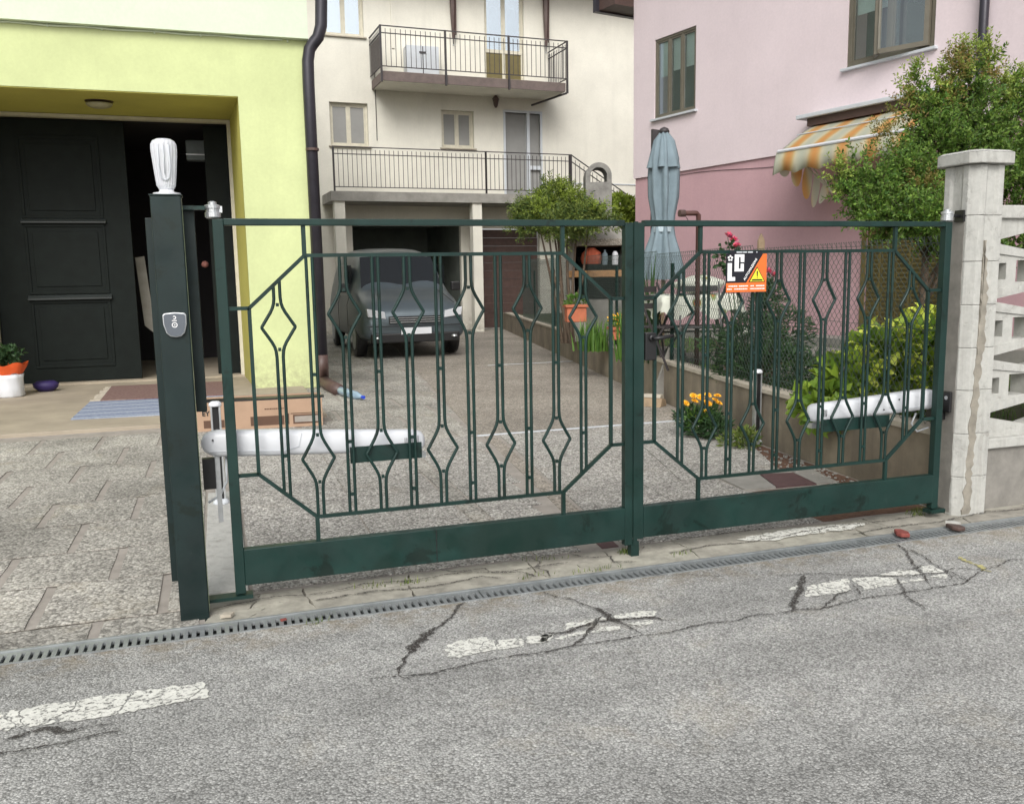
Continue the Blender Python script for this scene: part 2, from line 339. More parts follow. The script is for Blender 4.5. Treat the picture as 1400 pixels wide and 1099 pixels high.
CRACKS= [(0.014, [(0.915,-0.31),(0.874,-0.34),(0.804,-0.455),(0.748,-0.522),(0.701,-0.561),(0.665,-0.602),(0.622,-0.653),(0.588,-0.717),(0.551,-0.8),(0.52,-0.847),(0.512,-0.9)]),(0.045, [(0.714,-0.552),(0.677,-0.594),(0.642,-0.634),(0.612,-0.675),(0.581,-0.739)]),(0.008, [(0.397,-0.889),(0.446,-0.897),(0.506,-0.903),(0.529,-0.928),(0.532,-0.961)]),(0.01, [(0.51,-0.905),(0.57,-0.916),(0.616,-0.922),(0.675,-0.916),(0.736,-0.91),(0.801,-0.906),(0.872,-0.891),(0.931,-0.895),(1.008,-0.9),(1.089,-0.893)]),(0.01, [(1.028,-0.905),(1.083,-0.897),(1.138,-0.893),(1.211,-0.901),(1.291,-0.892),(1.367,-0.895),(1.436,-0.894),(1.511,-0.902),(1.584,-0.896),(1.649,-0.885),(1.744,-0.886),(1.823,-0.895)]),(0.01, [(1.244,-0.322),(1.278,-0.395),(1.32,-0.445),(1.355,-0.508),(1.384,-0.583),(1.402,-0.637),(1.397,-0.711),(1.42,-0.763),(1.429,-0.816),(1.438,-0.888)]),(0.03, [(1.379,-0.566),(1.393,-0.603),(1.396,-0.65),(1.397,-0.711),(1.423,-0.757)]),(0.016, [(1.141,-0.887),(1.201,-0.845),(1.27,-0.777),(1.321,-0.725),(1.375,-0.657)]),(0.018, [(1.086,-0.748),(1.139,-0.755),(1.19,-0.753),(1.241,-0.738),(1.283,-0.732),(1.339,-0.71),(1.397,-0.711),(1.468,-0.723),(1.54,-0.735),(1.61,-0.806)]),(0.012, [(1.545,-0.737),(1.583,-0.744)]),(0.007, [(1.725,-0.266),(1.802,-0.316),(1.89,-0.344),(1.972,-0.382),(2.111,-0.441)]),(0.008, [(2.295,-0.506),(2.417,-0.533),(2.527,-0.576),(2.627,-0.63),(2.729,-0.68),(2.841,-0.718),(2.927,-0.732),(3.014,-0.755),(3.095,-0.714),(3.186,-0.776),(3.298,-0.767),(3.422,-0.721),(3.493,-0.735)]),(0.028, [(2.416,-0.553),(2.335,-0.644),(2.274,-0.714),(2.194,-0.793),(2.122,-0.88)]),(0.012, [(2.03,-0.885),(2.115,-0.884),(2.223,-0.909),(2.339,-0.849),(2.399,-0.796),(2.49,-0.774)]),(0.009, [(2.223,-0.909),(2.353,-0.886),(2.454,-0.871),(2.564,-0.87),(2.689,-0.884),(2.839,-0.874),(2.985,-0.883),(3.108,-0.822),(3.217,-0.775)]),(0.009, [(2.533,-0.721),(2.503,-0.802),(2.482,-0.838)]),(0.013, [(3.134,-0.328),(3.072,-0.456),(2.987,-0.592),(2.925,-0.713),(2.883,-0.784),(2.84,-0.839)]),(0.009, [(3.122,-0.401),(3.104,-0.512),(3.062,-0.622),(3.038,-0.731),(2.979,-0.821)]),(0.012, [(2.773,-0.729),(2.724,-0.794),(2.663,-0.897),(2.628,-0.97),(2.616,-1.059)]),(0.01, [(2.848,-0.657),(2.933,-0.651),(3.029,-0.635)]),(0.008, [(3.038,-0.731),(3.043,-0.797),(3.034,-0.854),(2.975,-0.825)]),(0.008, [(3.092,-0.434),(3.06,-0.422)]),(0.018, [(-0.699,-0.918),(-0.659,-0.908),(-0.619,-0.89),(-0.581,-0.881),(-0.52,-0.9)]),(0.03, [(-0.586,-0.883),(-0.543,-0.906),(-0.507,-0.916),(-0.473,-0.915)]),(0.006, [(-0.473,-0.915),(-0.408,-0.916),(-0.356,-0.93)])]
PAINT= [[(-0.835,-0.735),(-0.742,-0.71),(-0.641,-0.703),(-0.51,-0.707),(-0.404,-0.701),(-0.266,-0.707),(-0.128,-0.714),(-0.107,-0.831),(-0.232,-0.836),(-0.338,-0.847),(-0.466,-0.854),(-0.593,-0.842),(-0.714,-0.843),(-0.809,-0.847)], [(0.721,-0.716),(0.786,-0.688),(0.883,-0.685),(0.905,-0.734),(0.889,-0.811),(0.84,-0.812),(0.742,-0.83),(0.703,-0.809)], [(0.913,-0.736),(1.013,-0.734),(0.985,-0.822),(0.892,-0.819)], [(1.03,-0.741),(1.138,-0.754),(1.105,-0.809),(1.012,-0.807)], [(1.088,-0.742),(1.128,-0.761),(1.094,-0.798),(1.064,-0.807)], [(1.125,-0.79),(1.27,-0.763),(1.255,-0.798),(1.128,-0.811)], [(1.217,-0.671),(1.264,-0.682),(1.346,-0.669),(1.325,-0.69),(1.197,-0.735)], [(1.354,-0.664),(1.399,-0.681),(1.385,-0.713),(1.347,-0.691)], [(1.267,-0.796),(1.335,-0.759),(1.409,-0.773),(1.377,-0.803)], [(1.426,-0.669),(1.528,-0.662),(1.608,-0.685),(1.571,-0.732),(1.423,-0.706)], [(1.438,-0.748),(1.54,-0.757),(1.56,-0.787),(1.46,-0.8)], [(1.576,-0.746),(1.617,-0.782),(1.577,-0.767)], [(2.256,-0.762),(2.339,-0.669),(2.47,-0.648),(2.572,-0.651),(2.49,-0.774),(2.365,-0.782)], [(2.586,-0.657),(2.696,-0.674),(2.781,-0.72),(2.725,-0.783),(2.546,-0.784)], [(2.726,-0.661),(2.842,-0.642),(2.913,-0.651),(2.918,-0.71),(2.841,-0.718),(2.733,-0.676)], [(2.975,-0.628),(3.055,-0.64),(3.021,-0.738),(2.938,-0.71)], [(2.749,-0.756),(2.896,-0.764),(2.864,-0.789),(2.74,-0.777)], [(2.931,-0.748),(3.01,-0.759),(2.973,-0.807),(2.918,-0.773)], [(2.238,-0.677),(2.307,-0.645),(2.273,-0.69)]]
YEL= [(3.255,-0.586),(3.237,-0.635),(3.237,-0.717),(3.21,-0.772),(3.227,-0.805)]
WH= [(2.438,-0.032),(2.664,0.017),(2.656,-0.154),(2.493,-0.138)]
# ======================= THE SETTING ========================================
def wx(y):                                   # street-side face of the garden wall
    P_ = [(-.1, 3.80), (.93, 3.90), (2.3, 4.04), (6.16, 4.73), (12.5, 5.94), (20, 7.4)]
    for (a, xa), (b_, xb) in zip(P_, P_[1:]):
        if y <= b_: return xa+(xb-xa)*(y-a)/(b_-a)
    return P_[-1][1]
g = MB(); g.box(-60, 60, -60, 80, -.5, -.08).build('ground', m['soil'], kind='structure')
road = MB(); road.quad((-40,-30,0), (40,-30,0), (40,-.305,0), (-40,-.305,0)); road.quad((-40,-.305,0),(40,-.305,0),(40,-.305,-.079),(-40,-.305,-.079))
road = road.build('road', m['road'], kind='structure')
def ribbon(pts, wd, z, seed):
    rnd = random.Random(seed); P_ = []
    for (x0, y0), (x1, y1) in zip(pts, pts[1:]):
        L = math.hypot(x1-x0, y1-y0); n = max(1, int(L/.012))
        for i in range(n):
            t = i/n; P_.append((lerp(x0, x1, t), lerp(y0, y1, t)))
    P_.append(pts[-1]); mb = MB(); l_ = []; r_ = []; n = len(P_)
    jx = 0
    for i, (x, y) in enumerate(P_):
        a = P_[max(0, i-1)]; c = P_[min(n-1, i+1)]; dx, dy = c[0]-a[0], c[1]-a[1]; L = math.hypot(dx, dy) or 1
        nx, ny = -dy/L, dx/L
        jx = jx*.75+rnd.uniform(-1, 1)*.0045
        e = min(1, i/3+.15, (n-1-i)/3+.15); w1 = wd*.5*rnd.uniform(.5, 1.7)*e; w2 = wd*.5*rnd.uniform(.5, 1.7)*e
        l_.append((x+nx*(w1+jx), y+ny*(w1+jx), z)); r_.append((x-nx*(w2-jx), y-ny*(w2-jx), z))
    mb.v = l_+r_; mb.f = [(n+i, n+i+1, i+1, i) for i in range(n-1)]; return mb
CRACKS.append((.011, [(1.815, -.895), (1.90, -.875), (1.97, -.87), tuple(ground(1060, 840.5))[:2]]))
CRACKS.append((.011, [(-.9, -.99), (-.6, -1.0), (-.35, -.965)]))
for i, (wd, pts) in enumerate(CRACKS):
    c = ribbon(pts, wd*.8, .0065+.0004*(i % 7), i).build('road_crack', m['tar'], road)
def rag(poly, rnd, step=.03, amp=.006):
    o_ = []
    for (x0, y0), (x1, y1) in zip(poly, poly[1:]+poly[:1]):
        n = max(1, int(math.hypot(x1-x0, y1-y0)/step))
        for i in range(n): t = i/n; o_.append((lerp(x0, x1, t)+rnd.uniform(-amp, amp), lerp(y0, y1, t)+rnd.uniform(-amp, amp)))
    return o_
rn = random.Random(3)
for pl in PAINT:
    q = rag(pl, rn, .014, .0075); mb = MB(); mb.quad(*[(x, y, .004) for x, y in q]); mb.build('painted_line', m['paintw'], road)
mb = ribbon(YEL, .022, .0045, 5); mb.build('yellow_mark', m['painty'], road)
# dull tar patches beside the line
# ---- drain channel ---------------------------------------------------------
dr = thing('drain_channel', 'long galvanised slotted drain channel running along the road edge in front of the gate', 'drain', (1.5, -.245, -.07))
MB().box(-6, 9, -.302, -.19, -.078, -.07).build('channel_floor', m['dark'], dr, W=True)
MB().box(-6, 9, -.188, -.176, -.075, .006).build('channel_rim', m['grate'], dr, W=True)
MB().box(-6, 9, -.304, -.2995, -.075, .005).build('channel_rim', m['grate'], dr, W=True)
def grate_mb(L=.995, pitch=.0305):
    mb = MB(); n = int(L/pitch); mb.box(0, L, .080, .108, -.012, .002); mb.box(0, L, 0, .008, -.012, .002)
    for i in range(n+1):
        x = i*pitch; mb.box(x, min(x+.0170, L), .008, .080, -.012, .002)
    return mb
g0 = grate_mb().build('grate', m['grate'], dr); g0.location = (-4-1.5, -.298+.245, .07)
for k in range(1, 11):
    o_ = inst(g0, 'grate', dr, (-4+k-1.5, -.298+.245, .07))
# ---- cracked cement apron between drain and gate ---------------------------
apr = MB().box(-6, 9, -.176, .16, -.075, -.02).build('apron', m['mortar'], kind='structure')
rn = random.Random(11)
xs = [-.12]
while xs[-1] < 4.6: xs.append(xs[-1]+rn.uniform(.22, .62))
mid = [(x, -.03+rn.uniform(-.05, .05)) for x in xs]
top = [(x+rn.uniform(-.05, .05), .125+rn.uniform(-.02, .02)) for x in xs]; bot = [(x+rn.uniform(-.04, .04), -.172) for x in xs]
def piece(poly, zt, mat, parent, name, gap=.0028):
    cx = sum(p[0] for p in poly)/len(poly); cy = sum(p[1] for p in poly)/len(poly)
    q = []
    for x, y in poly:
        d = math.hypot(x-cx, y-cy); k = (d-gap)/d; q.append((cx+(x-cx)*k, cy+(y-cy)*k))
    q = rag(q, rn, .03, .006)
    return MB().prismZ(q, -.02, zt).build(name, mat, parent)
for i in range(len(xs)-1):
    a, b_ = [mid[i], mid[i+1], top[i+1], top[i]], [bot[i], bot[i+1], mid[i+1], mid[i]]
    for q in (a, b_):
        if rn.random() < .35:
            t = rn.uniform(.35, .65); p_ = (lerp(q[0][0], q[1][0], t), lerp(q[0][1], q[1][1], t)); s_ = (lerp(q[3][0], q[2][0], 1-t), lerp(q[3][1], q[2][1], 1-t))
            piece([q[0], p_, s_, q[3]], rn.uniform(-.003, .005), m['apron'], apr, 'cement_piece'); piece([p_, q[1], q[2], s_], rn.uniform(-.003, .005), m['apron'], apr, 'cement_piece')
        else: piece(q, rn.uniform(-.002, .005), m['apron'], apr, 'cement_piece')
MB().box(4.65, 9, -.172, .0, -.02, .004).build('cement_piece', m['concrete'], apr)
MB().quad(*[(x, y, .0085) for x, y in rag([(2.42,.02),(2.75,.075),(3.05,.06),(3.25,.02),(3.1,-.05),(2.8,-.03),(2.6,-.06),(2.5,-.03)], rn, .03, .012)]).build('cement_patch', m['paintw'], apr)
for i, pts in enumerate(([(-.1,-.02),(.15,.03),(.35,.0),(.55,.05),(.75,.02),(1.0,.04),(1.2,-.03),(1.5,.0)], [(.3,-.08),(.55,-.06),(.8,-.09),(1.05,-.05),(1.15,-.10)], [(2.0,-.06),(2.25,-.02),(2.5,-.05),(2.8,-.0),(3.1,.03),(3.4,.01),(3.7,.05),(3.95,.02)], [(1.35,.12),(1.38,.05),(1.33,-.02),(1.36,-.09),(1.35,-.17)], [(1.55,.1),(1.6,.03),(1.72,.0),(1.7,-.08),(1.8,-.12)], [(.9,.12),(.95,.06),(1.1,.05),(1.12,-.02),(1.25,-.06),(1.3,-.14)], [(3.0,-.13),(3.3,-.09),(3.6,-.11),(4.0,-.05),(4.4,-.10)])):
    ribbon(pts, .009, .0092+.0003*i, 50+i).build('cement_crack', m['tar'], apr)
# ---- driveway paving --------------------------------------------------------
drive = MB().box(-6, 8, .13, 40, -.075, -.0055).build('driveway', m['mortar'], kind='structure')
MB().box(-6, -.13, -.176, .13, -.0745, -.0057).build('driveway_edge', m['mortar'], drive)
rows = [-.165, .03, .56, 1.08, 1.66, 2.22, 2.82, 3.43, 4.1, 4.77, 5.44, 6.12, 6.79, 7.45, 8.15, 8.85, 9.6, 10.4, 11.2]
edge_x = lambda y: 2.04+max(0, y-3.46)*.122
us = []
rs = random.Random(21)
for k in range(5):                              # a few slab shapes, shared by all slabs
    c = .012; P_ = []
    for (ax, ay, bx_, by_) in ((0,0,1,0),(1,0,1,1),(1,1,0,1),(0,1,0,0)):
        for i in range(4): t = i/4; P_.append((lerp(ax, bx_, t)+rs.uniform(-.006, .006), lerp(ay, by_, t)+rs.uniform(-.006, .006)))
    mb = MB().prismZ([(x-.5, y-.5) for x, y in P_], -.014, 0)
    me = bpy.data.meshes.new('paving_slab'); me.from_pydata(mb.v, [], mb.f); me.materials.append(m['slab']); us.append(me)
us2 = []
for me in us:
    q = me.copy(); q.materials[0] = m['wash']; us2.append(q)
cnt = 0
def slab(x0, x1, y0, y1, mat2=False, gx=.022, gy=.011, z=0):
    global cnt
    me = (us2 if mat2 else us)[cnt % 5]; cnt += 1
    o_ = inst(me, 'paving_slab', drive, ((x0+x1)/2, (y0+y1)/2, z+rs.uniform(-.0015, .0015)), (0,0,rs.uniform(-.002,.002)), (x1-x0-gx*2, y1-y0-gy*2, 1)); return o_
for i, (y0, y1) in enumerate(zip(rows, rows[1:])):
    off = (i % 2)*.25+.07
    if y1 < 5.1:                                # left field up to the gate post
        x = -.47-off+.02-5*.49-.02
        stop = -.13
        while x < stop-.05:
            if x+.49 > -3.4: slab(x, min(x+.49, stop), y0, min(y1, 5.03))
            x += .49
    if y0 >= 3.4:                               # field in front of and beyond the yellow house corner
        x = -.1 if y1 < 4.8 else (1.0 if y1 < 7.5 else 1.2); X = edge_x((y0+y1)/2)
        x = X-math.ceil((X-x)/.49)*.49-off*.6
        while x < X-.06:
            a = max(x, -.12 if y1 < 4.8 else .97 if y1 < 7.5 else 1.18); b_ = min(x+.49, X)
            if b_-a > .08: slab(a, b_, y0, y1)
            x += .49
    elif y0 >= .02:                             # washed gravel slabs behind the gate
        y0_ = max(y0, .16)
        for a, b_ in ((.06, .70), (.70, 1.275), (1.40, 2.04-(3.43-(y0_+y1)/2)*.13)):
            slab(a, b_, y0_, y1, True, .004, .003)
for i, yj in enumerate(rows[1:]):
    amp = .0045 if i in (3, 6, 7) else .003
    if yj < 5.0:
        pts = [(-3.2+k*.09, yj+rs.uniform(-.002,.002)) for k in range(35)]; pts = [p for p in pts if p[0] < -.13]
        ribbon(pts, amp*3.2, -.0035, 200+i).build('row_joint', m['joint'], drive)
    if yj > 3.4:
        x0_ = -.12 if yj < 4.8 else .97 if yj < 7.5 else 1.18; n_ = int((edge_x(yj)-x0_)/.09)
        ribbon([(x0_+k*.09, yj+rs.uniform(-.002,.002)) for k in range(n_+1)], .013, -.0032, 230+i).build('row_joint', m['joint'], drive)
    elif .1 < yj:
        ribbon([(.06+k*.08, yj+rs.uniform(-.001,.001)) for k in range(22)], .012, -.0032, 260+i).build('row_joint', m['joint'], drive)
# narrow dark strips with small cross joints
def strip(xa, xb, ya, yb, skew, mat, step, nm):
    y = ya
    while y < yb-.01:
        y2 = min(yb, y+step*rs.uniform(.85, 1.15)); k = skew
        a0, a1 = xa+k*(y-ya), xa+k*(y2-ya)
        MB().prismZ([(a0+.004, y+.004), (a0+xb-xa-.004, y+.004), (a1+xb-xa-.004, y2-.004), (a1+.004, y2-.004)], -.014, rs.uniform(-.004, 0)).build(nm, mat, drive)
        y = y2
strip(1.285, 1.39, .16, 3.41, .0, m['slab'], .12, 'cobble')
strip(1.745, 1.845, .16, .62, .10, m['redtile'], .3, 'strip_tile')
strip(1.79, 1.90, .62, 3.40, .11, m['bconc'], .11, 'cobble')
rr = [.16, 1.3, 2.38, 3.40]
for y0, y1 in zip(rr, rr[1:]):
    xa = lambda y: 1.865+.115*(y-.16)
    for f0, f1 in ((0, .52), (.52, 1)):
        q = []
        def X_(f, y): return lerp(xa(y), min(3.06 if y < 1.3 else 3.6 if y<2.3 else 9, wx(y)-.02), f)
        q = [(X_(f0, y0+.003)+.004, y0+.004), (X_(f1, y0+.003)-.004, y0+.004), (X_(f1, y1-.003)-.004, y1-.004), (X_(f0, y1-.003)+.004, y1-.004)]
        MB().prismZ(q, -.014, rs.uniform(-.001, .001)).build('gravel_slab', m['wash'], drive)
MB().prismZ([(edge_x(3.45)+.01, 3.425), (wx(3.425)-.01, 3.425), (wx(3.45)-.01, 3.45), (edge_x(3.45)+.01, 3.45)], -.014, .004).build('joint_strip', m['whiteg'], drive)
MB().prismZ([(edge_x(3.46)+.012, 3.46), (wx(3.46)-.005, 3.46), (wx(6.16), 6.16), (wx(9.18), 9.18), (edge_x(9.18)+.012, 9.18)], -.014, -.001).build('concrete_bay', m['bconc'], drive)
MB().prismZ([(3.9, 9.19), (wx(9.19), 9.19), (wx(9.21), 9.21), (3.9, 9.21)], -.014, .003).build('joint_strip', m['whiteg'], drive)
MB().prismZ([(edge_x(9.22)+.012, 9.22), (wx(9.22), 9.22), (wx(12.5), 12.5), (wx(18.6), 18.6), (edge_x(18.6)+.012, 18.6)], -.014, -.001).build('concrete_bay', m['bconc'], drive)
MB().prismZ([(1.18, 11.21), (edge_x(11.21), 11.21), (edge_x(18.6), 18.6), (1.18, 18.6)], -.014, -.002).build('concrete_bay', m['slab'], drive)
# terrazzo tiles and soil strip by the wall
for (q, mt) in (([(3.07,.93),(3.285,.90),(3.40,1.27),(3.10,1.33)], 'concrete'), ([(3.29,.90),(3.575,.88),(3.635,1.2),(3.41,1.26)], 'redtile'), ([(3.58,.88),(3.72,.87),(3.83,1.28),(3.64,1.2)], 'concrete')):
    MB().prismZ(q, -.014, .004).build('floor_tile', m[mt], drive)
mb = MB().prismZ(rag([(3.06,.16),(3.795,.16),(3.885,.9),(4.03,2.3),(3.95,2.45),(3.62,2.0),(3.62,1.32),(3.84,1.28),(3.74,.86),(3.08,.88)], rn, .08, .012), -.02, -.004); soil = mb.build('soil_strip', m['soil'], drive)
MB().box(-.135, .05, .165, 2.1, -.02, .012).build('cement_pad', m['pillar'], drive, bevel=.004)
# pebbles in the soil
mb = MB()
for k in range(260):
    y = rn.uniform(.8, 2.25); x = rn.uniform(max(3.62, 3.6), wx(y)-.02); r_ = rn.uniform(.004, .014)
    mb.lathe([(r_*.6, -r_*.4), (r_, 0), (r_*.55, r_*.5)], (x, y, .0), 6)
mb.build('pebbles', m['concrete'], drive, kind='stuff')
# dead leaves, weeds along the apron cracks (stuff)
def blade(mb, x, y, z, h, a, w_, lean):
    dx, dy = math.cos(a), math.sin(a)
    mb.add([(x-dy*w_, y+dx*w_, z), (x+dy*w_, y-dx*w_, z), (x+dx*lean*.4+dy*w_*.7, y+dy*lean*.4-dx*w_*.7, z+h*.6), (x+dx*lean*.4-dy*w_*.7, y+dy*lean*.4+dx*w_*.7, z+h*.6), (x+dx*lean, y+dy*lean, z+h)],
           [(0,1,2,3), (3,2,4)])
mb = MB()
for (cx, cy, n_, sx) in ((.62,.02,40,.10), (.75,.0,30,.06), (1.83,.05,90,.045), (1.3,-.12,25,.1), (1.62,-.15,30,.12), (.30,-.31,18,.04), (2.05,-.08,20,.05), (3.72,.12,120,.10), (3.62,.06,50,.05), (1.4,.1,20,.1)):
    for k in range(n_): blade(mb, cx+rn.gauss(0, sx*.6), cy+rn.gauss(0, .016), .0, rn.uniform(.008, .035), rn.uniform(0, 6.3), .0018, rn.uniform(.005, .02))
wd_ = mb.build('weeds', m['jun']); tag(wd_, 'small weeds growing in the cracks at the foot of the gate', 'weeds', kind='stuff')
# ---- platform, garden soil ---------------------------------------------------
MB().box(-6, .96, 5.05, 9.1, -.07, .03).build('platform', m['platform'], kind='structure', bevel=.006)
mb = MB(); ys = [-.05, .93, 2.3, 4, 6.16, 9, 12.5, 18.3]
P_ = [(wx(max(y,.2))+.12, max(y,.2)) for y in ys]+[(14, 18.3), (14, .2)]
mb.prismZ(P_, -.07, .36).build('garden_ground', m['turf'], kind='structure')
# ---- garden wall (low, damp) -------------------------------------------------
gw = thing('garden_wall', 'low damp brown cement wall with pale coping along the right of the driveway', 'wall', (wx(6), 6, 0))
def wallseg(mb, y0, y1, z0, z1, e0=0., e1=.14):
    n = 8
    for i in range(n):
        a, b_ = lerp(y0, y1, i/n), lerp(y0, y1, (i+1)/n)
        mb.add([(wx(a)-e0,a,z0),(wx(b_)-e0,b_,z0),(wx(b_)+e1,b_,z0),(wx(a)+e1,a,z0),(wx(a)-e0,a,z1),(wx(b_)-e0,b_,z1),(wx(b_)+e1,b_,z1),(wx(a)+e1,a,z1)],
               [(0,1,2,3),(4,7,6,5),(0,4,5,1),(2,6,7,3)]+([(0,3,7,4)] if i == 0 else [])+([(1,5,6,2)] if i == n-1 else []))
mb = MB(); wallseg(mb, .17, 18.3, -.05, .415); mb.build('wall_body', m['wallb'], gw, W=True)
y = .17
while y < 17:
    L = rn.uniform(.7, 1.0); mb = MB(); wallseg(mb, y+.006, y+L, .416, .448+rn.uniform(-.003, .003), .012, .15)
    if not (1.9 < y+L/2 < 2.2): mb.build('coping_stone', m['cap'], gw, W=True)
    y += L
# ---- chain link fence ----------------------------------------------------------
fe = thing('chain_link_fence', 'dull green chain link fence standing on the low garden wall', 'fence', (wx(6)+.07, 6, .43))
mb = MB(); p_ = .055; zt = 1.60
def fpt(s, z): return (wx(s)+.075, s, z)
y = .2; k = 0
while y < 15:
    pts = []; z = .45; j = 0
    zt_ = 1.50+.012*min(y, 14)
    while z < zt_:
        pts.append((wx(y)+.075+(.002 if j % 2 else -.002), y+(p_/2 if (j+k) % 2 else 0)-p_/4, z)); z += .03; j += 1
    # twisted end
    pts.append((wx(y)+.075, y+p_/4, z+.012)); pts.append((wx(y)+.075+.004, y+p_/4+.012, z+.002))
    # three-sided wire
    n = len(pts); r_ = .0021; b0 = len(mb.v)
    for q in pts:
        for a in (0, 2.1, 4.2): mb.v.append((q[0]+r_*math.cos(a), q[1]+r_*math.sin(a), q[2]))
    for i in range(n-1):
        for c in range(3): mb.f.append((b0+i*3+c, b0+i*3+(c+1)%3, b0+i*3+3+(c+1)%3, b0+i*3+3+c))
    y += p_/2*1.0; k += 1
fm = mb.build('wire_mesh', m['chain'], fe, W=True, kind='stuff')
for zz in (.5, 1.0, 1.5):
    MB().tube([fpt(.2, zz), fpt(2.3, zz+.02), fpt(6.16, zz+.04), fpt(12.5, zz+.08), fpt(15, zz+.1)], .0018, 4).build('tension_wire', m['chain'], fe, W=True)
for y in (.25, 2.35, 4.5, 6.7, 8.9, 11.1, 13.3):
    MB().bar(fpt(y, .4), fpt(y, 1.46), .03, .03).build('post', m['green'], fe, W=True)
# ======================= GATE ====================================================
H0 = .09; ZO_ = 0
def chaikin(p, k=2):
    for _ in range(k):
        q = [p[0]]
        for a, b_ in zip(p, p[1:]):
            L = math.hypot(b_[0]-a[0], b_[1]-a[1]); f_ = min(.25, .018/max(L, 1e-6))
            q += [(lerp(a[0], b_[0], f_), lerp(a[1], b_[1], f_)), (lerp(a[0], b_[0], 1-f_), lerp(a[1], b_[1], 1-f_))]
        p = q+[p[-1]]
    return p
def leaf(X0, hinge, label):
    """one leaf 1.83 m wide; X0 its left edge; hinge 'L' or 'R' (side away from the middle)"""
    t = thing('gate_leaf', label, 'gate', (X0+.915, 0, .0), group='gate leaves')
    rel = lambda u: X0+(u if hinge == 'L' else 1.83-u)          # u measured from the hinge stile
    def bx(u0, u1, y0, y1, z0, z1, nm, mt='green', bv=.003):
        a, b_ = sorted((rel(u0), rel(u1))); return MB().box(a, b_, y0, y1, z0, z1).build(nm, m[mt], t, W=True, bevel=bv)
    bx(-.005, .037, -.02, .02, .055, 1.597, 'stile'); bx(1.787, 1.829, -.021, .021, .06 if hinge == 'L' else .085, 1.588, 'stile')
    bx(.0372, 1.7868, -.018, .018, 1.572, 1.599, 'top_rail')
    bx(.0372, 1.7868, -.022, .022, .09, .245, 'bottom_rail')
    if hinge == 'L': MB().box(X0+.858, X0+.861, -.0235, -.0215, .092, .243).build('weld_seam', m['black'], t, W=True)
    zi0, zi1 = .350, 1.452; zl, zh = .555, 1.243
    B = .007
    P = {'a': (.1165, zl), 'b': (.346, zi0), 'c': (1.478, zi0), 'd': (1.722, zl), 'e': (1.722, zh), 'f': (1.484, zi1), 'g': (.346, zi1), 'h': (.1165, zh)}
    mb = MB()
    keys = 'abcdefgh'
    for i in range(8):
        p, q = P[keys[i]], P[keys[(i+1) % 8]]; mb.bar((rel(p[0]), 0, p[1]), (rel(q[0]), 0, q[1]), .015, .015, up=(0,1,0))
    mb.build('inner_frame', m['green'], t, W=True)
    for (u, z0, z1) in ((.346, .245, zi0), (1.478, .245, zi0), (.346, zi1, 1.572), (1.484, zi1, 1.572)):
        MB().bar((rel(u), 0, z0), (rel(u), 0, z1), .017, .017, up=(0,1,0)).build('stub', m['green'], t, W=True)
    for z in (zl, zh):
        for u0, u1 in ((.037, .1165), (1.722, 1.787)):
            MB().bar((rel(u0), 0, z), (rel(u1), 0, z), .015, .015, up=(0,1,0)).build('stub', m['green'], t, W=True)
    def zlow(u): return zi0 if .346 <= u <= 1.478 else (lerp(zl, zi0, (u-.1165)/(.2295)) if u < .346 else lerp(zi0, zl, (u-1.478)/.244))
    def zhigh(u): return zi1 if .346 <= u <= 1.484 else (lerp(zh, zi1, (u-.1165)/(.2295)) if u < .346 else lerp(zi1, zh, (u-1.484)/.238))
    for k in range(11):
        u = .228+.1355*k; gp = .0125
        if k % 2: zc0, zc1 = .505, .70           # diamond low
        else: zc0, zc1 = 1.115, 1.305              # diamond high
        if k in (0, 10): zc0, zc1 = 1.075, 1.25
        for s in (-1, 1):
            uu = u+s*gp; z0, z1 = zlow(uu), zhigh(uu); zm = (zc0+zc1)/2; hw = .068
            pts = [(uu, z0), (uu, zc0), (u+s*(hw-.008), zm-.012), (u+s*hw, zm), (u+s*(hw-.008), zm+.012), (uu, zc1), (uu, z1)]
            pts = [q for i, q in enumerate(pts) if i == 0 or q[1] > pts[i-1][1]]
            if pts[-1][1] < zc1+.001: pts[-1] = (uu, zc1+.02)
            MB().tube([(rel(a), 0, z) for a, z in chaikin(pts)], .0074, 6).build('bar', m['green'], t, W=True, smooth=True)
        mb = MB()
        for z in ([zc0-.004, zc1+.004]+([zc1+.26, ] if k % 2 else [zc0-.45, zc0-.68])):
            if zlow(u) < z < zhigh(u): mb.box(rel(u)-.006, rel(u)+.006, -.006, .006, z-.007, z+.007)
        mb.build('spacer', m['green'], t, W=True, kind='stuff')
    return t
gl = leaf(0, 'L', 'left green wrought iron gate leaf with diamond bars, beside the tall green post')
gr = leaf(1.842, 'R', 'right green wrought iron gate leaf carrying the warning sign, hinged beside the white pillar')
MB().box(1.82, 1.862, -.0215, .0215, 0, .075).build('drop_foot', m['green'], gl, W=True, bevel=.002)
MB().box(1.828, 1.848, -.028, -.0225, .06, 1.592).build('cover_strip', m['green'], gl, W=True)
MB().box(.50, .815, .02, .028, .565, .635).build('actuator_bracket', m['green'], gl, W=True)
MB().box(2.93, 3.36, .02, .028, .525, .59).build('actuator_bracket', m['green'], gr, W=True)
MB().box(-.13, .065, -.03, .03, .035, .05).build('hinge_plate', m['green'], gl, W=True)
mb = MB().box(3.62, 3.72, -.03, .03, .03, .05).build('hinge_plate', m['green'], gr, W=True)
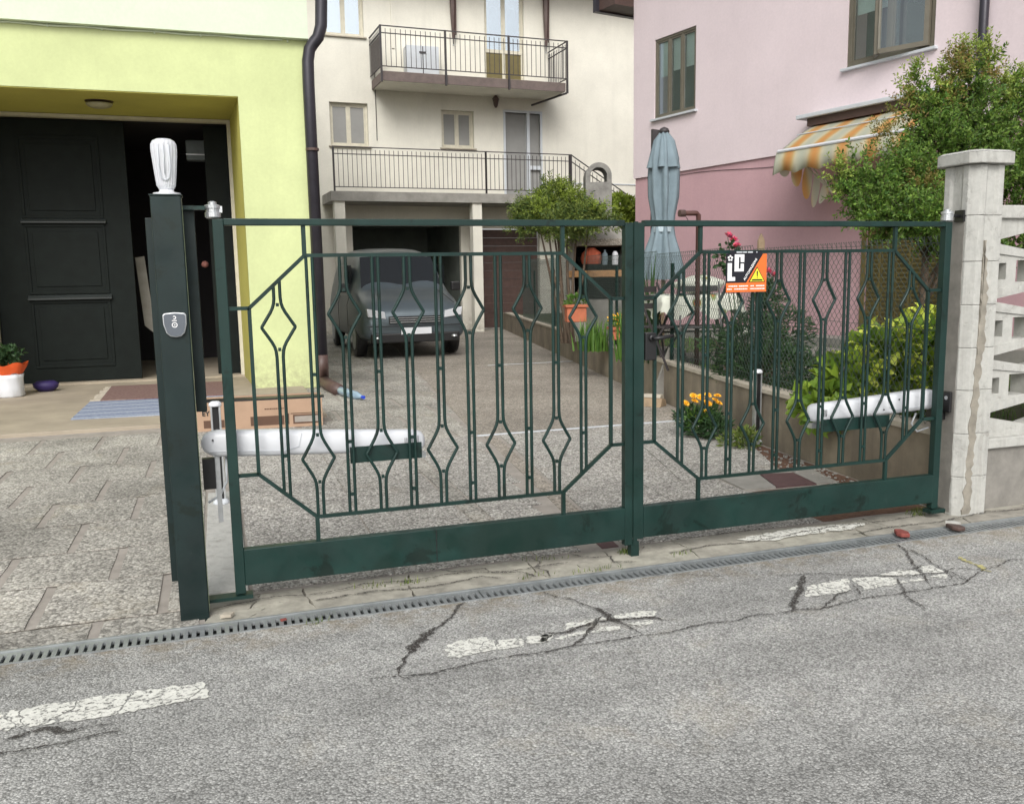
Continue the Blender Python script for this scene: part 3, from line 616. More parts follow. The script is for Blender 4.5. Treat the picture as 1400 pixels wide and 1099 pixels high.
# lock and lever
lk = MB().box(1.892, 1.95, -.02, .02, .95, 1.08).build('lock_box', m['black'], gr, W=True, bevel=.004)
mb = MB(); mb.lathe([(.017,-.0), (.017,.008), (.011,.012)], (0,0,0), 16); mb.v = [(1.925+x, -.02-z, 1.055+y) for x, y, z in mb.v]
mb.tube([(1.925,-.03,1.055), (1.925,-.05,1.055), (1.95,-.056,1.056), (2.02,-.056,1.065)], [.009,.009,.010,.008], 8)
mb.build('handle', m['black'], lk, W=True, smooth=True)
# top hinges
def hinge(x, par):
    mb = MB(); mb.lathe([(.024,0),(.030,.004),(.030,.022),(.026,.024),(.026,.036),(.030,.038),(.030,.05),(.016,.054),(.016,.062),(.007,.066)], (x, 0, 1.600), 18)
    mb.box(x+.024, x+.036, -.008, .008, 1.622, 1.647); return mb.build('hinge_barrel', m['galv'], par, W=True, smooth=False)
hinge(.0, gl); hinge(3.655, gr)
MB().box(-.11, -.028, -.014, .014, 1.632, 1.647).build('hinge_arm', m['green'], gl, W=True)
# ---- warning sign on the right leaf ------------------------------------------------
def mtext(body, size, mat, parent, loc, ang=0, name='lettering', bold=0, sx=1, plane='xz', align='LEFT', ext=.0004):
    cu = bpy.data.curves.new('t', 'FONT'); cu.body = body; cu.size = size; cu.extrude = ext; cu.offset = bold; cu.align_x = align; cu.resolution_u = 3
    ob = bpy.data.objects.new('t', cu); COL.objects.link(ob); dg = bpy.context.evaluated_depsgraph_get()
    me = bpy.data.meshes.new_from_object(ob.evaluated_get(dg)); bpy.data.objects.remove(ob)
    Mx = Matrix.Translation(Vector(loc)) @ Matrix.Rotation(R(90), 4, 'X') @ Matrix.Rotation(ang, 4, 'Z') @ Matrix.Diagonal((sx, 1, 1, 1))
    me.transform(root_matrix(parent).inverted() @ Mx); me.materials.clear(); me.materials.append(mat); me.name = name
    o_ = bpy.data.objects.new(name, me); COL.objects.link(o_); o_.parent = parent; return o_
m['s_black'] = pm('sign_black', (.006,.006,.012), .45, .1, 30, 0); m['s_or'] = pm('sign_orange', (.72,.15,.025), .45, .08, 20, 0)
m['s_wh'] = pm('sign_white', (.78,.78,.78), .5, .03, 20, 0); m['s_ye'] = pm('sign_yellow', (.75,.68,.04), .45, .05, 20, 0)
SX0, SX1, SZ0, SZ1 = 2.312, 2.538, 1.258, 1.455
sg = thing('warning_sign', 'black and orange warning sign with yellow triangle, hung on the right gate leaf', 'sign', (2.425, -.03, SZ0))
MB().box(SX0, SX1, -.031, -.029, SZ0, SZ1-.012).build('panel', m['s_black'], sg, W=True)
Y1 = -.0322
def flat(poly, mat, nm, y=Y1): return MB().prismY(poly, y, y+.0009).build(nm, mat, sg, W=True)
flat([(SX0+.001, SZ0+.001), (SX1-.001, SZ0+.001), (SX1-.001, SZ0+.045), (SX0+.001, SZ0+.045)], m['s_or'], 'band')
flat([(SX0+.112, SZ0+.0452), (SX1-.001, SZ0+.0452), (SX1-.001, SZ1-.014), (SX1-.022, SZ1-.014)], m['s_or'], 'orange_corner')
flat([(SX0+.124, SZ0+.048), (SX0+.218, SZ0+.048), (SX0+.171, SZ0+.122)], m['s_black'], 'triangle_edge', -.0334)
flat([(SX0+.131, SZ0+.051), (SX0+.211, SZ0+.051), (SX0+.171, SZ0+.115)], m['s_ye'], 'triangle', -.0346)
flat([(SX0+.169, SZ0+.074), (SX0+.173, SZ0+.074), (SX0+.1745, SZ0+.101), (SX0+.1675, SZ0+.101)], m['s_black'], 'exclamation_mark', -.0358)
flat([(SX0+.169, SZ0+.067), (SX0+.173, SZ0+.067), (SX0+.173, SZ0+.071), (SX0+.169, SZ0+.071)], m['s_black'], 'exclamation_mark', -.0358)
flat([(SX0+.140, SZ0+.0545), (SX0+.202, SZ0+.0545), (SX0+.198, SZ0+.0615), (SX0+.144, SZ0+.0615)], m['greend'], 'caption_strip', -.0358)
flat([(SX0+.008, SZ0+.055), (SX0+.050, SZ0+.055), (SX0+.050, SZ0+.074), (SX0+.031, SZ0+.074), (SX0+.031, SZ0+.14), (SX0+.008, SZ0+.14)], m['s_wh'], 'letter_l')
flat([(SX0+.046, SZ0+.1), (SX0+.097, SZ0+.1), (SX0+.097, SZ0+.137), (SX0+.079, SZ0+.137), (SX0+.079, SZ0+.113), (SX0+.069, SZ0+.113), (SX0+.069, SZ0+.168), (SX0+.079, SZ0+.168), (SX0+.079, SZ0+.144), (SX0+.099, SZ0+.144), (SX0+.099, SZ0+.181), (SX0+.046, SZ0+.181)], m['s_wh'], 'letter_c')
mb = MB()
for k in range(5):
    a = k*2*math.pi/5+.3; cx, cz = SX0+.022+.010*math.cos(a), SZ0+.163+.010*math.sin(a); mb.prismY([(cx+.0055*math.cos(b_*1.047), cz+.0055*math.sin(b_*1.047)) for b_ in range(6)], Y1, Y1+.0009)
mb.build('flower_emblem', m['s_wh'], sg, W=True)
mtext('AUTOMAZIONI', .0165, m['s_wh'], sg, (SX0+.104, Y1, SZ0+.056), math.atan2(.127, .086), bold=.0004, sx=1.05)
mb = MB(); rq = random.Random(4)
for z in (SZ0+.03, SZ0+.016):
    x = SX0+.006
    while x < SX1-.012:
        L = rq.uniform(.004, .012)
        if rq.random() > .12: mb.box(x, x+L, Y1-.001, Y1-.0002, z-.0028, z+.0028)
        x += L+.0018
mb.build('small_print', m['s_wh'], sg, W=True)
MB().box(SX0+.02, SX1-.03, -.0325, -.0305, SZ1-.0118, SZ1-.001).build('header_strip', m['s_black'], sg, W=True)
mb = MB()
for (a, b_) in ((.055,.085),(.088,.112),(.118,.145),(.165,.17)): mb.box(SX0+a, SX0+b_, -.0334, -.0326, SZ1-.009, SZ1-.003)
mb.build('header_print', m['whiteg'], sg, W=True)
# ---- left post -------------------------------------------------------------------
gp = thing('gate_post', 'tall dark green square steel gate post on the left with intercom panel and white lamp', 'post', (-.165, -.03, 0))
MB().box(-.222, -.112, -.095, .015, -.02, 1.678).build('column', m['greend'], gp, W=True, bevel=.004)
MB().box(-.25, -.2235, -.01, .06, .14, 1.60).build('side_plate', m['greend'], gp, W=True, bevel=.002)
MB().box(-.1115, -.1095, -.075, -.069, .02, 1.64).build('light_edge', m['edge'], gp, W=True)
MB().box(-.1115, -.07, .016, .045, .83, 1.65).build('side_plate', m['greend'], gp, W=True, bevel=.002)
MB().box(-.226, -.108, -.099, .019, 1.6785, 1.683).build('top_plate', m['greend'], gp, W=True)
ic = thing('intercom', 'small grey rounded gate keypad with two glyphs on the left green post', 'keypad', (-.165, -.098, 1.19))
poly = [(-.212,1.335),(-.205,1.345),(-.16,1.349),(-.118,1.345),(-.111,1.335),(-.112,1.29),(-.122,1.25),(-.138,1.233),(-.16,1.229),(-.184,1.233),(-.20,1.25),(-.211,1.29)]
poly = [(-.164+(x+.1615)*.86, 1.142+(z-1.229)*.8) for x, z in poly]
MB().prismY(poly, -.110, -.0955).build('bezel', m['galv'], ic, W=True, bevel=.003)
cx, cz = -.164, 1.190
MB().prismY([(cx+(x-cx)*.9, cz+(z-cz)*.92) for x, z in poly], -.1125, -.1102).build('face', pm('slate_grey_plastic', (.10,.115,.135), .35, .05, 9, .03), ic, W=True)
mb = MB()
def ring(cx, cz, r0, r1, y0, y1, n=14, a0=0, a1=6.283):
    for k in range(n):
        a, b_ = lerp(a0, a1, k/n), lerp(a0, a1, (k+1)/n)
        mb.prismY([(cx+r0*math.cos(a), cz+r0*math.sin(a)), (cx+r1*math.cos(a), cz+r1*math.sin(a)), (cx+r1*math.cos(b_), cz+r1*math.sin(b_)), (cx+r0*math.cos(b_), cz+r0*math.sin(b_))], y0, y1)
ring(-.165, 1.190, .0075, .0105, -.1135, -.1128); ring(-.165, 1.190, .001, .003, -.1135, -.1128, 8)
ring(-.165, 1.218, .004, .007, -.1135, -.1128, 10, -2.2, 2.4); mb.box(-.174, -.156, -.1135, -.1128, 1.205, 1.208)
mb.build('glyphs', m['s_wh'], ic, W=True)
# lamp on the post
lp = thing('gate_lamp', 'white ribbed flashing lamp standing on top of the left green gate post', 'lamp', (-.163, -.04, 1.683))
mb = MB(); mb.lathe([(.050,0),(.050,.008),(.028,.012),(.024,.026)], (0,0,0), 24); mb.build('base', m['white'], lp, smooth=False)
t_ = NT('milky_lens'); t_.p.inputs['Base Color'].default_value = (.80,.82,.86,1); t_.p.inputs['Roughness'].default_value = .12
t_.p.inputs['Transmission Weight'].default_value = .35; m['lens'] = t_.m
mb = MB(); n = 36; prof = [(.026,.020),(.034,.036),(.0385,.075),(.043,.125),(.0465,.165),(.046,.188),(.040,.202),(.026,.209),(.006,.211)]
vs = []
for r_, z in prof:
    for k in range(n):
        a = 2*math.pi*k/n; rib = 1+(.028 if k % 2 else -.028)*(1 if .03 < z < .195 else 0); vs.append((r_*rib*math.cos(a), r_*rib*math.sin(a), z))
fs = [(i*n+k, i*n+(k+1)%n, (i+1)*n+(k+1)%n, (i+1)*n+k) for i in range(len(prof)-1) for k in range(n)]+[tuple((len(prof)-1)*n+k for k in range(n))]
mb.add(vs, fs); mb.build('lens', m['lens'], lp)
mb = MB(); mb.tube([(-.019,-.047,.185), (-.020,-.045,.10), (-.014,-.041,.062), (0,-.040,.052), (.014,-.041,.062), (.020,-.045,.10), (.019,-.047,.185)], .0032, 6); mb.tube([(0,-.046,.075), (0,-.051,.18)], .0022, 6)
mb.build('rib', m['whiteg'], lp, smooth=True)
# ---- gate actuators -----------------------------------------------------------------
def actuator(label, x0, x1, z0, z1, y, flip):
    """long tapered plastic housing; x0 fat end at the post, x1 thin end on the leaf"""
    t = thing('gate_actuator', label, 'gate opener', ((x0+x1)/2, y, min(z0, z1)-.06), group='gate openers')
    n = 16; st = [0, .012, .035, .07, .35, .40, .75, .96, .985, 1]
    sz = [.25, .62, .86, 1, 1, .96, .90, .86, .72, .35]; rings = []
    mb = MB(); vs = []
    for u, s in zip(st, sz):
        cx, cz = lerp(x0, x1, u), lerp(z0, z1, u)
        for k in range(n):
            a = 2*math.pi*k/n; ca, sa = math.cos(a), math.sin(a); e = .55
            hx = .045*s*math.copysign(abs(ca)**e, ca); hz = .056*s*math.copysign(abs(sa)**e, sa)
            vs.append((cx, y+hx, cz+hz))
    fs = [(i*n+k, i*n+(k+1)%n, (i+1)*n+(k+1)%n, (i+1)*n+k) for i in range(len(st)-1) for k in range(n)]
    fs += [tuple(range(n))[::-1], tuple((len(st)-1)*n+k for k in range(n))]
    if x1 < x0: fs = [q[::-1] for q in fs]
    mb.add(vs, fs); mb.build('housing', m['white'], t, W=True, smooth=True)
    mb = MB(); a, b_ = (x0, z0), (lerp(x0, x1, .40), lerp(z0, z1, .40))
    s = 1 if x1 > x0 else -1
    mb.bar((x0+s*.03, y-.0452, z0-.030), (lerp(x0, x1, .36), y-.0452, lerp(z0, z1, .36)-.030), .0022, .003)
    mb.bar((lerp(x0, x1, .36), y-.0452, lerp(z0, z1, .36)-.030), (lerp(x0, x1, .415), y-.0445, lerp(z0, z1, .41)-.012), .0022, .003)
    mb.bar((lerp(x0, x1, .415), y-.0445, lerp(z0, z1, .41)-.012), (lerp(x0, x1, .43), y-.043, lerp(z0, z1, .43)+.045), .0022, .003)
    mb.build('seam', m['whiteg'], t, W=True)
    for u_, dz in ((.05,.02),(.34,.025),(.46,-.02),(.93,.02)):
        q = MB(); q.lathe([(.0045,0),(.0045,.002),(.002,.0025)], (0,0,0), 8); xx, zz = lerp(x0, x1, u_), lerp(z0, z1, u_)+dz; q.v = [(xx+a, y-.0452-c_, zz+b2) for a, b2, c_ in q.v]; q.build('screw', m['black'], t, W=True)
    for k in range(5): MB().bar((lerp(x0, x1, .90)+s*.008*k, y-.040, lerp(z0, z1, .92)-.018), (lerp(x0, x1, .90)+s*.008*k, y-.040, lerp(z0, z1, .92)+.018), .002, .004).build('vent', m['black'], t, W=True)
    MB().bar((lerp(x0, x1, .962), y-.041, z1-.03), (lerp(x0, x1, .962), y-.041, z1+.03), .002, .003).build('cap_joint', m['black'], t, W=True)
    MB().box(min(x1, x1-s*.06), max(x1, x1-s*.06), y-.03, y+.01, z1-.075, z1-.05).build('mounting_foot', m['galv'], t, W=True)
    return t
aL = actuator('white plastic gate opener arm behind the left gate leaf, in front of the cardboard box', -.105, .845, .685, .628, .105, 0)
aR = actuator('white plastic gate opener arm behind the right gate leaf, above the garden wall', 3.735, 2.91, .648, .612, .105, 0)
MB().box(-.105, -.055, .085, .125, .49, .62).build('mounting_bracket', m['black'], aL, W=True)
MB().box(-.055, -.035, .10, .115, .34, .63).build('hanging_strap', m['galv'], aL, W=True)
MB().tube([(-.01,.11,.63), (-.012,.12,.51), (-.04,.12,.455), (-.09,.10,.43)], .005, 8).build('cable', m['whiteg'], aL, W=True, smooth=True)
MB().box(3.70, 3.78, .06, .12, .53, .59).build('mounting_bracket', m['black'], aR, W=True)
MB().tube([(3.62,.11,.57), (3.6,.12,.51), (3.65,.13,.46), (3.72,.12,.48)], .005, 8).build('cable', m['whiteg'], aR, W=True, smooth=True)
# ---- photocell columns ------------------------------------------------------------------
def photocell(label, x, y, h):
    t = thing('photocell_column', label, 'sensor post', (x, y, .01), group='photocell columns')
    for s in (-1, 1): MB().box(s*.024-.006, s*.024+.006, -.02, .02, 0, h).build('column', m['galv'], t, bevel=.002)
    MB().box(-.0178, .0178, -.014, .014, 0, h).build('lens_strip', m['black'], t)
    MB().lathe([(.036,0),(.038,.006),(.034,.022),(.02,.03)], (0,0,h), 16).build('cap', m['white'], t, smooth=True)
    MB().lathe([(.05,0),(.048,.01),(.035,.03)], (0,0,0), 16).build('base', m['whiteg'], t, smooth=True)
    return t
photocell('grey sensor post with white cap behind the hinge side of the left gate leaf', -.055, 1.80, .60)
photocell('dark sensor post with white cap against the low garden wall', 3.985, 2.16, .56)
# ---- right pillar ------------------------------------------------------------------------
pl = thing('gate_pillar', 'octagonal white flaking cement pillar with a wide cap at the right of the gate', 'pillar', (3.9, .08, 0))
def octa(h, c, cx=3.897, cy=.078, g=0):
    a = h; return [(cx-a+c,cy-a),(cx+a-c,cy-a),(cx+a,cy-a+c),(cx+a,cy+a-c),(cx+a-c,cy+a),(cx-a+c,cy+a),(cx-a,cy+a-c),(cx-a,cy-a+c)]
zs = [0, .22, .46, .70, .93, 1.16, 1.39, 1.63, 1.893]
def blockpoly(h=.12, c=.042, r_=.011, rc=.02, j=0):
    cx, cy = 3.897, .070; P_ = []
    # each face: raised corner ribs and a slightly hollow middle
    for k in range(4):
        a = k*math.pi/2; ca, sa = math.cos(a), math.sin(a)
        for (u, v) in ((-h+c, -h), (-h+c+.035, -h), (-h+c+.05, -h+r_), (h-c-.05, -h+r_), (h-c-.035, -h), (h-c, -h)):
            P_.append((cx+u*ca-v*sa, cy+u*sa+v*ca))
    return P_
rn = random.Random(5)
for z0, z1 in zip(zs, zs[1:]):
    MB().prismZ([(x+rn.uniform(-.002,.002), y+rn.uniform(-.002,.002)) for x, y in blockpoly(.12+rn.uniform(-.0015,.0015))], z0+(0 if z0 == 0 else .0008), z1-.0008).build('block', m['pillar'], pl, W=True, bevel=.004)
MB().box(3.80, 3.99, -.01, .14, .0, 1.89).build('mortar_core', m['mortar'], pl, W=True)
# bare grey cement where the white coat fell off the street-face groove; gate-side face darker grey
mb = MB(); P_ = []; Q_ = []
for k in range(60):
    z = lerp(.012, 1.50, k/59); xc = 3.845+.034*min(1, max(0,(z-.25)/.45))+.008*math.sin(z*7); w_ = .027*(1-.5*max(0, z-.9)/.6)*rn.uniform(.7, 1.2)*(1 if k < 56 else .3)
    P_.append((xc-w_, z)); Q_.append((xc+w_*rn.uniform(.6, 1.1), z))
P_ = [(x+rn.uniform(-.006,.006), z) for x, z in P_]; Q_ = [(x+rn.uniform(-.008,.008), z) for x, z in Q_]; mb.prismY(P_+Q_[::-1], -.0518, -.030)
mb.build('bare_streak', m['bareg'], pl, W=True)
mb = MB(); pts = rag([(.0,.02),(.16,.02),(.165,.6),(.17,1.2),(.16,1.55),(.155,1.615),(.0,1.61)], rn, .06, .006)
mb.add([(3.7750, .0+y*.85, z) for y, z in pts]+[(3.79, .0+y*.85, z) for y, z in pts], [tuple(range(len(pts)))]+[(i, (i+1)%len(pts), (i+1)%len(pts)+len(pts), i+len(pts)) for i in range(len(pts))])
mb.build('grey_face', m['pillarg'], pl, W=True)
cpv = MB(); vs = octa(.152, .045, cy=.07)
cpv.prismZ(vs, 1.895, 1.952); a = len(cpv.v); tp = octa(.13, .04, cy=.07)
cpv.add([(x, y, 1.9525) for x, y in vs]+[(x, y, 1.965) for x, y in tp], [(i, (i+1)%8, (i+1)%8+8, i+8) for i in range(8)]+[tuple(range(8, 16))])
cpv.build('cap', m['pillar'], pl, W=True, bevel=.004)
mb = MB().tube([(3.675,.0,1.63), (3.76,.03,1.63), (3.79,.05,1.63)], .009, 8); mb.box(3.765,3.80,.0,.06,1.60,1.66); mb.build('hinge_pin', m['black'], pl, W=True)
kp = thing('photocell', 'tiny black photocell box on the gate side of the white pillar', 'sensor', (3.77, .04, .58))
MB().box(3.752, 3.7705, .012, .062, .575, .69).build('case', m['black'], kp, W=True, bevel=.006)
mb = MB().lathe([(.011,0),(.011,.002)], (0,0,0), 14); mb.v = [(3.7515-z, .037+x, .655+y) for x, y, z in mb.v]; mb.build('lens', m['galv'], kp, W=True)
# ---- pierced balustrade to the right of the pillar -----------------------------------------
bw = thing('balustrade_wall', 'white pierced cement block balustrade on a grey base right of the pillar', 'wall', (4.6, .09, 0))
MB().box(4.03, 9, .03, .19, -.02, .352).build('base_wall', m['pillarg'], bw, W=True)
MB().box(4.03, 9, .0, .22, .3525, .41).build('coping', m['pillar'], bw, W=True, bevel=.006)
MB().box(4.03, 9, .02, .20, 1.62, 1.69).build('top_rail', m['pillar'], bw, W=True, bevel=.006)
src = None
for cz in (.70, 1.02, 1.335):
    for k in range(7):
        X0 = 4.03+k*.66; zb = cz
        mb = MB()
        # node block with a small and a large square hole, arms forming diamonds
        for (a, b_, c, d) in ((-.02,.045,-.12,.12),(.105,.17,-.13,.13),(.30,.36,-.13,.13),(.42,.66,-.012,.012)):
            pass
        def fr(x0, x1, z0, z1, hz0, hz1, hx0, hx1):
            mb.box(x0, hx0, .05, .17, z0, z1); mb.box(hx1, x1, .05, .17, z0, z1); mb.box(hx0, hx1, .05, .17, z0, hz0); mb.box(hx0, hx1, .05, .17, hz1, z1)
        fr(X0, X0+.13, zb-.115, zb+.115, zb-.045, zb+.045, X0+.025, X0+.105)
        fr(X0+.1302, X0+.36, zb-.095, zb+.095, zb-.06, zb+.06, X0+.175, X0+.32)
        for s in (-1, 1):
            mb.prismY([(X0, zb+s*.155), (X0+.36, zb+s*.095), (X0+.36, zb+s*.06), (X0, zb+s*.10)], .04, .18)
            mb.prismY([(X0+.3602, zb+s*.095), (X0+.66, zb+s*.155), (X0+.66, zb+s*.10), (X0+.3602, zb+s*.05)], .042, .178)
        mb.build('pierced_block', m['pillar'], bw, W=True)
for z in (.48, 1.55):
    mb = MB()
    for k in range(7):
        X0 = 4.03+k*.66; s = 1 if z < 1 else -1
        mb.prismY([(X0, z-s*.07), (X0+.66, z-s*.07), (X0+.66, z+s*.05), (X0+.36, z-s*.02), (X0, z+s*.05)], .045, .175)
    mb.build('filler_course', m['pillar'], bw, W=True)
# litter by the drain
for (x, y, c, lab) in ((3.243,-.235,'redtile','dark red broken terracotta shard lying on the drain, the left one'), (3.575,-.25,'black','dark crushed shard with a pale rim lying at the right end of the drain')):
    t = thing('shard', lab, 'debris', (x, y, .01), rz=rn.uniform(0, 3))
    MB().prismZ([(-.045,-.02),(.0,-.032),(.045,-.015),(.05,.02),(-.01,.035),(-.04,.02)], .0, .022).build('body', m['shard'] if c == 'redtile' else m['brownmet'], t, bevel=.006)
    if c == 'black': MB().prismZ([(.0,-.03),(.04,-.03),(.05,.02),(.03,.0)], .0225, .034).build('pale_rim', m['pillar'], t)
st = MB().prismZ([(-.026,-.013),(.016,-.018),(.03,.008),(-.01,.015)], 0, .014).build('stone', m['cap']); st.location = (-.045, -.12, .004); tag(st, 'small ochre stone chip beside the foot of the left gate post', 'stone')
bt = MB().box(-.012,.012,-.006,.006,0,.006).build('litter', m['shard']); bt.location = (.17, -.245, .004); bt.rotation_euler=(0,0,.3); tag(bt, 'tiny reddish scrap lying in the drain slots near the left post', 'litter')
# ======================= YELLOW HOUSE ============================================================
yh = thing('yellow_house', 'yellow green house at the left with a deep dark garage doorway', 'house', (-1.2, 7.55, 0))
XR, YF = 1.165, 7.55
mb = MB(); XL, XO = -3.05, .375                      # doorway opening in the front plane
mb.box(XO, XR, YF, 14, .0, 4.2); mb.box(-7, XL, YF, 14, 0, 4.2); mb.box(XL, XO, YF, 9.6, 3.52, 4.2)
mb.build('wall', m['yellow'], yh, W=True)
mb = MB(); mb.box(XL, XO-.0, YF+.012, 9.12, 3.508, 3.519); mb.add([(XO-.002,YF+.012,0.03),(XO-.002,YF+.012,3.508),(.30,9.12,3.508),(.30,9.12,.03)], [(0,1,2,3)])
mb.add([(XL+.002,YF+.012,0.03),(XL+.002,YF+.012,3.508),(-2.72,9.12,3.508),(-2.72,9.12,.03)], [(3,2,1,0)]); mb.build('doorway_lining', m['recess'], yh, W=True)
# door frame + interior
mb = MB(); mb.box(.255, .30, 9.08, 9.2, .03, 3.46); mb.box(-2.76, .30, 9.08, 9.2, 3.46, 3.5); mb.box(-2.76, -2.70, 9.08, 9.2, .03, 3.46); mb.build('door_frame', m['frame_w'], yh, W=True)
MB().box(-2.72, .30, 9.05, 9.3, .0302, .055).build('threshold', m['platform'], yh, W=True)
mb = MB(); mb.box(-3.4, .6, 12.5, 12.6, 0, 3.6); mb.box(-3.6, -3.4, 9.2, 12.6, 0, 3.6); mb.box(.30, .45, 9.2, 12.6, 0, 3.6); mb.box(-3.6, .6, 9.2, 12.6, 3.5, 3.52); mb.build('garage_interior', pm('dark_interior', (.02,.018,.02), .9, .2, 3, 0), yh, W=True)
MB().box(-3.4, .3, 9.3, 12.5, 0, .035).build('garage_floor', m['platform'], yh, W=True)
dl = MB().box(-2.70, -1.04, 9.22, 9.27, .06, 3.45).build('door', m['wood_d'], yh, W=True, bevel=.004)
mbp = [(2.20, 3.25), (1.22, 2.14), (.25, 1.15)]
for z0, z1 in mbp:
    mb = MB(); x0, x1 = -2.32, -1.36
    mb.box(x0, x1, 9.205, 9.2195, z1-.05, z1); mb.box(x0, x1, 9.205, 9.2195, z0, z0+.035); mb.box(x0, x0+.035, 9.205, 9.2195, z0+.035, z1-.05); mb.box(x1-.035, x1, 9.205, 9.2195, z0+.035, z1-.05)
    mb.box(x0+.09, x1-.09, 9.208, 9.2198, z0+.1, z1-.11)
    mb.build('panel_moulding', m['wood_d'], dl, W=True, bevel=.004)
    if z1 < 3: MB().add([(x0-.02,9.16,z1+.02),(x1+.02,9.16,z1+.02),(x1+.02,9.2192,z1+.06),(x0-.02,9.2192,z1+.06),(x0-.02,9.16,z1),(x1+.02,9.16,z1),(x1+.02,9.2192,z1-.01),(x0-.02,9.2192,z1-.01)], [(0,1,2,3),(4,7,6,5),(0,4,5,1),(1,5,6,2),(0,3,7,4)]).build('panel_ledge', m['ledge'], dl, W=True)
MB().box(-.05, .25, 9.3, 9.345, .06, 3.45).build('door', m['wood_d'], yh, W=True)
# upper floor, overhanging slightly
MB().box(-7, 1.215, YF-.10, 14, 4.2005, 7.4).build('upper_wall', m['palegreen'], yh, W=True)
MB().prismY([(1.166,4.2), (1.214,4.2), (1.175,3.93)], YF-.0, YF+.3).build('corbel', m['yellow'], yh, W=True)
mb = MB(); pts = [(x, YF-.015, 4.185+.006*math.sin(x*9)) for x in [(-7+i*.18) for i in range(45)] if x < 1.1]; mb.tube(pts, .011, 6)
for x in (-2.1,-1.6,-1.05,-.5,0,.5,.98): mb.box(x-.008, x+.008, YF-.03, YF-.001, 4.165, 4.198)
mb.build('wall_cable', m['palegreen'], yh, W=True)
MB().box(-7.3, 1.5, YF-.7, 14.3, 7.4005, 7.6).build('roof', m['terra'], yh, W=True)
# ceiling lamp in the doorway
cl = thing('ceiling_lamp', 'small oval glass ceiling lamp under the garage doorway lintel', 'lamp', (-1.20, 8.15, 3.44))
MB().lathe([(.16,.067),(.16,.060)], (0,0,0), 24, 1, .8).build('rim', m['brownmet'], cl)
MB().lathe([(.02,0),(.07,.005),(.12,.02),(.145,.04),(.152,.060)], (0,0,-.02), 24, 1, .8).build('glass_bowl', pm('dusty_glass', (.36,.34,.22), .3, .1, 20, .1), cl, smooth=True)
# things inside
ac = thing('wall_unit', 'small dim grey box high on the wall inside the dark garage', 'unit', (-.15, 9.9, 3.0)); MB().box(-.30,.14,10.0,10.2,3.08,3.36).build('case', pm('dim_grey', (.16,.19,.19), .6), ac, W=True, bevel=.02); MB().box(-.30,.14,9.985,9.999,3.15,3.165).build('slot', m['galv'], ac, W=True)
pb = MB().prismY([(-1.06,1.70),(-.94,1.72),(-.86,.62),(-1.0,.75)], 9.75, 9.77).build('board', m['concrete']); tag(recentre(pb), 'pale grey board leaning inside the open garage doorway', 'board')
for i, (x, z) in enumerate(((-.33,1.36),(-.14,1.60),(.02,1.28))):
    mb = MB(); mb.lathe([(.01,-.05),(.045,-.03),(.055,0),(.04,.035),(.01,.05)], (0,0,0), 10); o_ = mb.build('hanging_ball', pm('dim_rose%d' % i, (.25,.10,.08), .8), None, smooth=True); o_.location = (x, 9.9, z)
    tag(o_, ['dim reddish round ornament inside the garage, lowest left of three', 'dim reddish round ornament inside the garage, highest of three', 'dim reddish round ornament inside the garage, rightmost of three'][i], 'ornament', 'round ornaments in the dark garage')
# rugs
m['rugr'] = None
def rugmat(name, cols, sc_, axis='Y', bump=.4):
    t = NT(name); t.p.inputs['Roughness'].default_value = 1
    w_ = t.n('ShaderNodeTexWave'); w_.bands_direction = axis; w_.inputs['Scale'].default_value = sc_; w_.inputs['Distortion'].default_value = .6; t.l(t.pos, w_.inputs['Vector'])
    c = t.ramp(w_.outputs['Fac'], [(i/(len(cols)-1) if len(cols) > 1 else 0, c_) for i, c_ in enumerate(cols)])
    c = t.mix(.5, c, t.ramp(t.vor(34), [(0, cols[0]), (.6, cols[-1])])); t.col(c); t.bump(t.noise(70, 4), bump, .006); return t.m
rr_ = thing('rug', 'dark red patterned rug with a fringe on the garage platform', 'rug', (-.9, 7.7, .03))
MB().prismZ([(-1.33,7.10),(-.0,6.98),(.05,8.45),(-1.36,8.55)], .031, .044).build('pile', rugmat('red_rug', [(.09,.035,.04),(.19,.06,.065),(.07,.045,.055),(.24,.17,.14)], 4.5), rr_, W=True)
mb = MB()
for k in range(60):
    y = lerp(7.1, 8.5, k/59); mb.box(-1.36-rn.uniform(.03,.09), -1.335, y-.007, y+.007, .032, .04)
mb.build('fringe', m['cap'], rr_, W=True)
bm = MB().prismZ([(-1.44,5.72),(-.0,5.6),(.0,6.93),(-1.43,7.05)], .031, .040).build('mat', rugmat('blue_white_mat', [(.30,.35,.42),(.52,.56,.60),(.10,.13,.24)], 1.15, 'Y', .3)); tag(recentre(bm), 'flat pale blue mat with white and navy stripes lying in front of the red rug', 'mat')
# flower pot at the left
fp = thing('potted_plant', 'small green plant in a white wrapped pot with a red orange collar', 'potted plant', (-2.42, 8.05, .03))
prof = []
mb = MB(); n = 28; vs = []
for z, r_ in ((0,.14),(.02,.155),(.12,.15),(.22,.155),(.27,.165)):
    for k in range(n): a = 2*math.pi*k/n; q = r_*(1+.05*math.sin(a*9+z*14)); vs.append((q*math.cos(a), q*math.sin(a), z))
mb.add(vs, [(i*n+k, i*n+(k+1)%n, (i+1)*n+(k+1)%n, (i+1)*n+k) for i in range(4) for k in range(n)]+[tuple(range(n))[::-1], tuple(4*n+k for k in range(n))]); mb.build('wrapped_pot', m['white'], fp, smooth=True)
mb = MB(); vs = []
for z, r_ in ((.271,.15),(.34,.19),(.40,.21)):
    for k in range(n): a = 2*math.pi*k/n; q = r_*(1+.08*math.sin(a*6)); vs.append((q*math.cos(a), q*math.sin(a), z+.02*math.sin(a*5)))
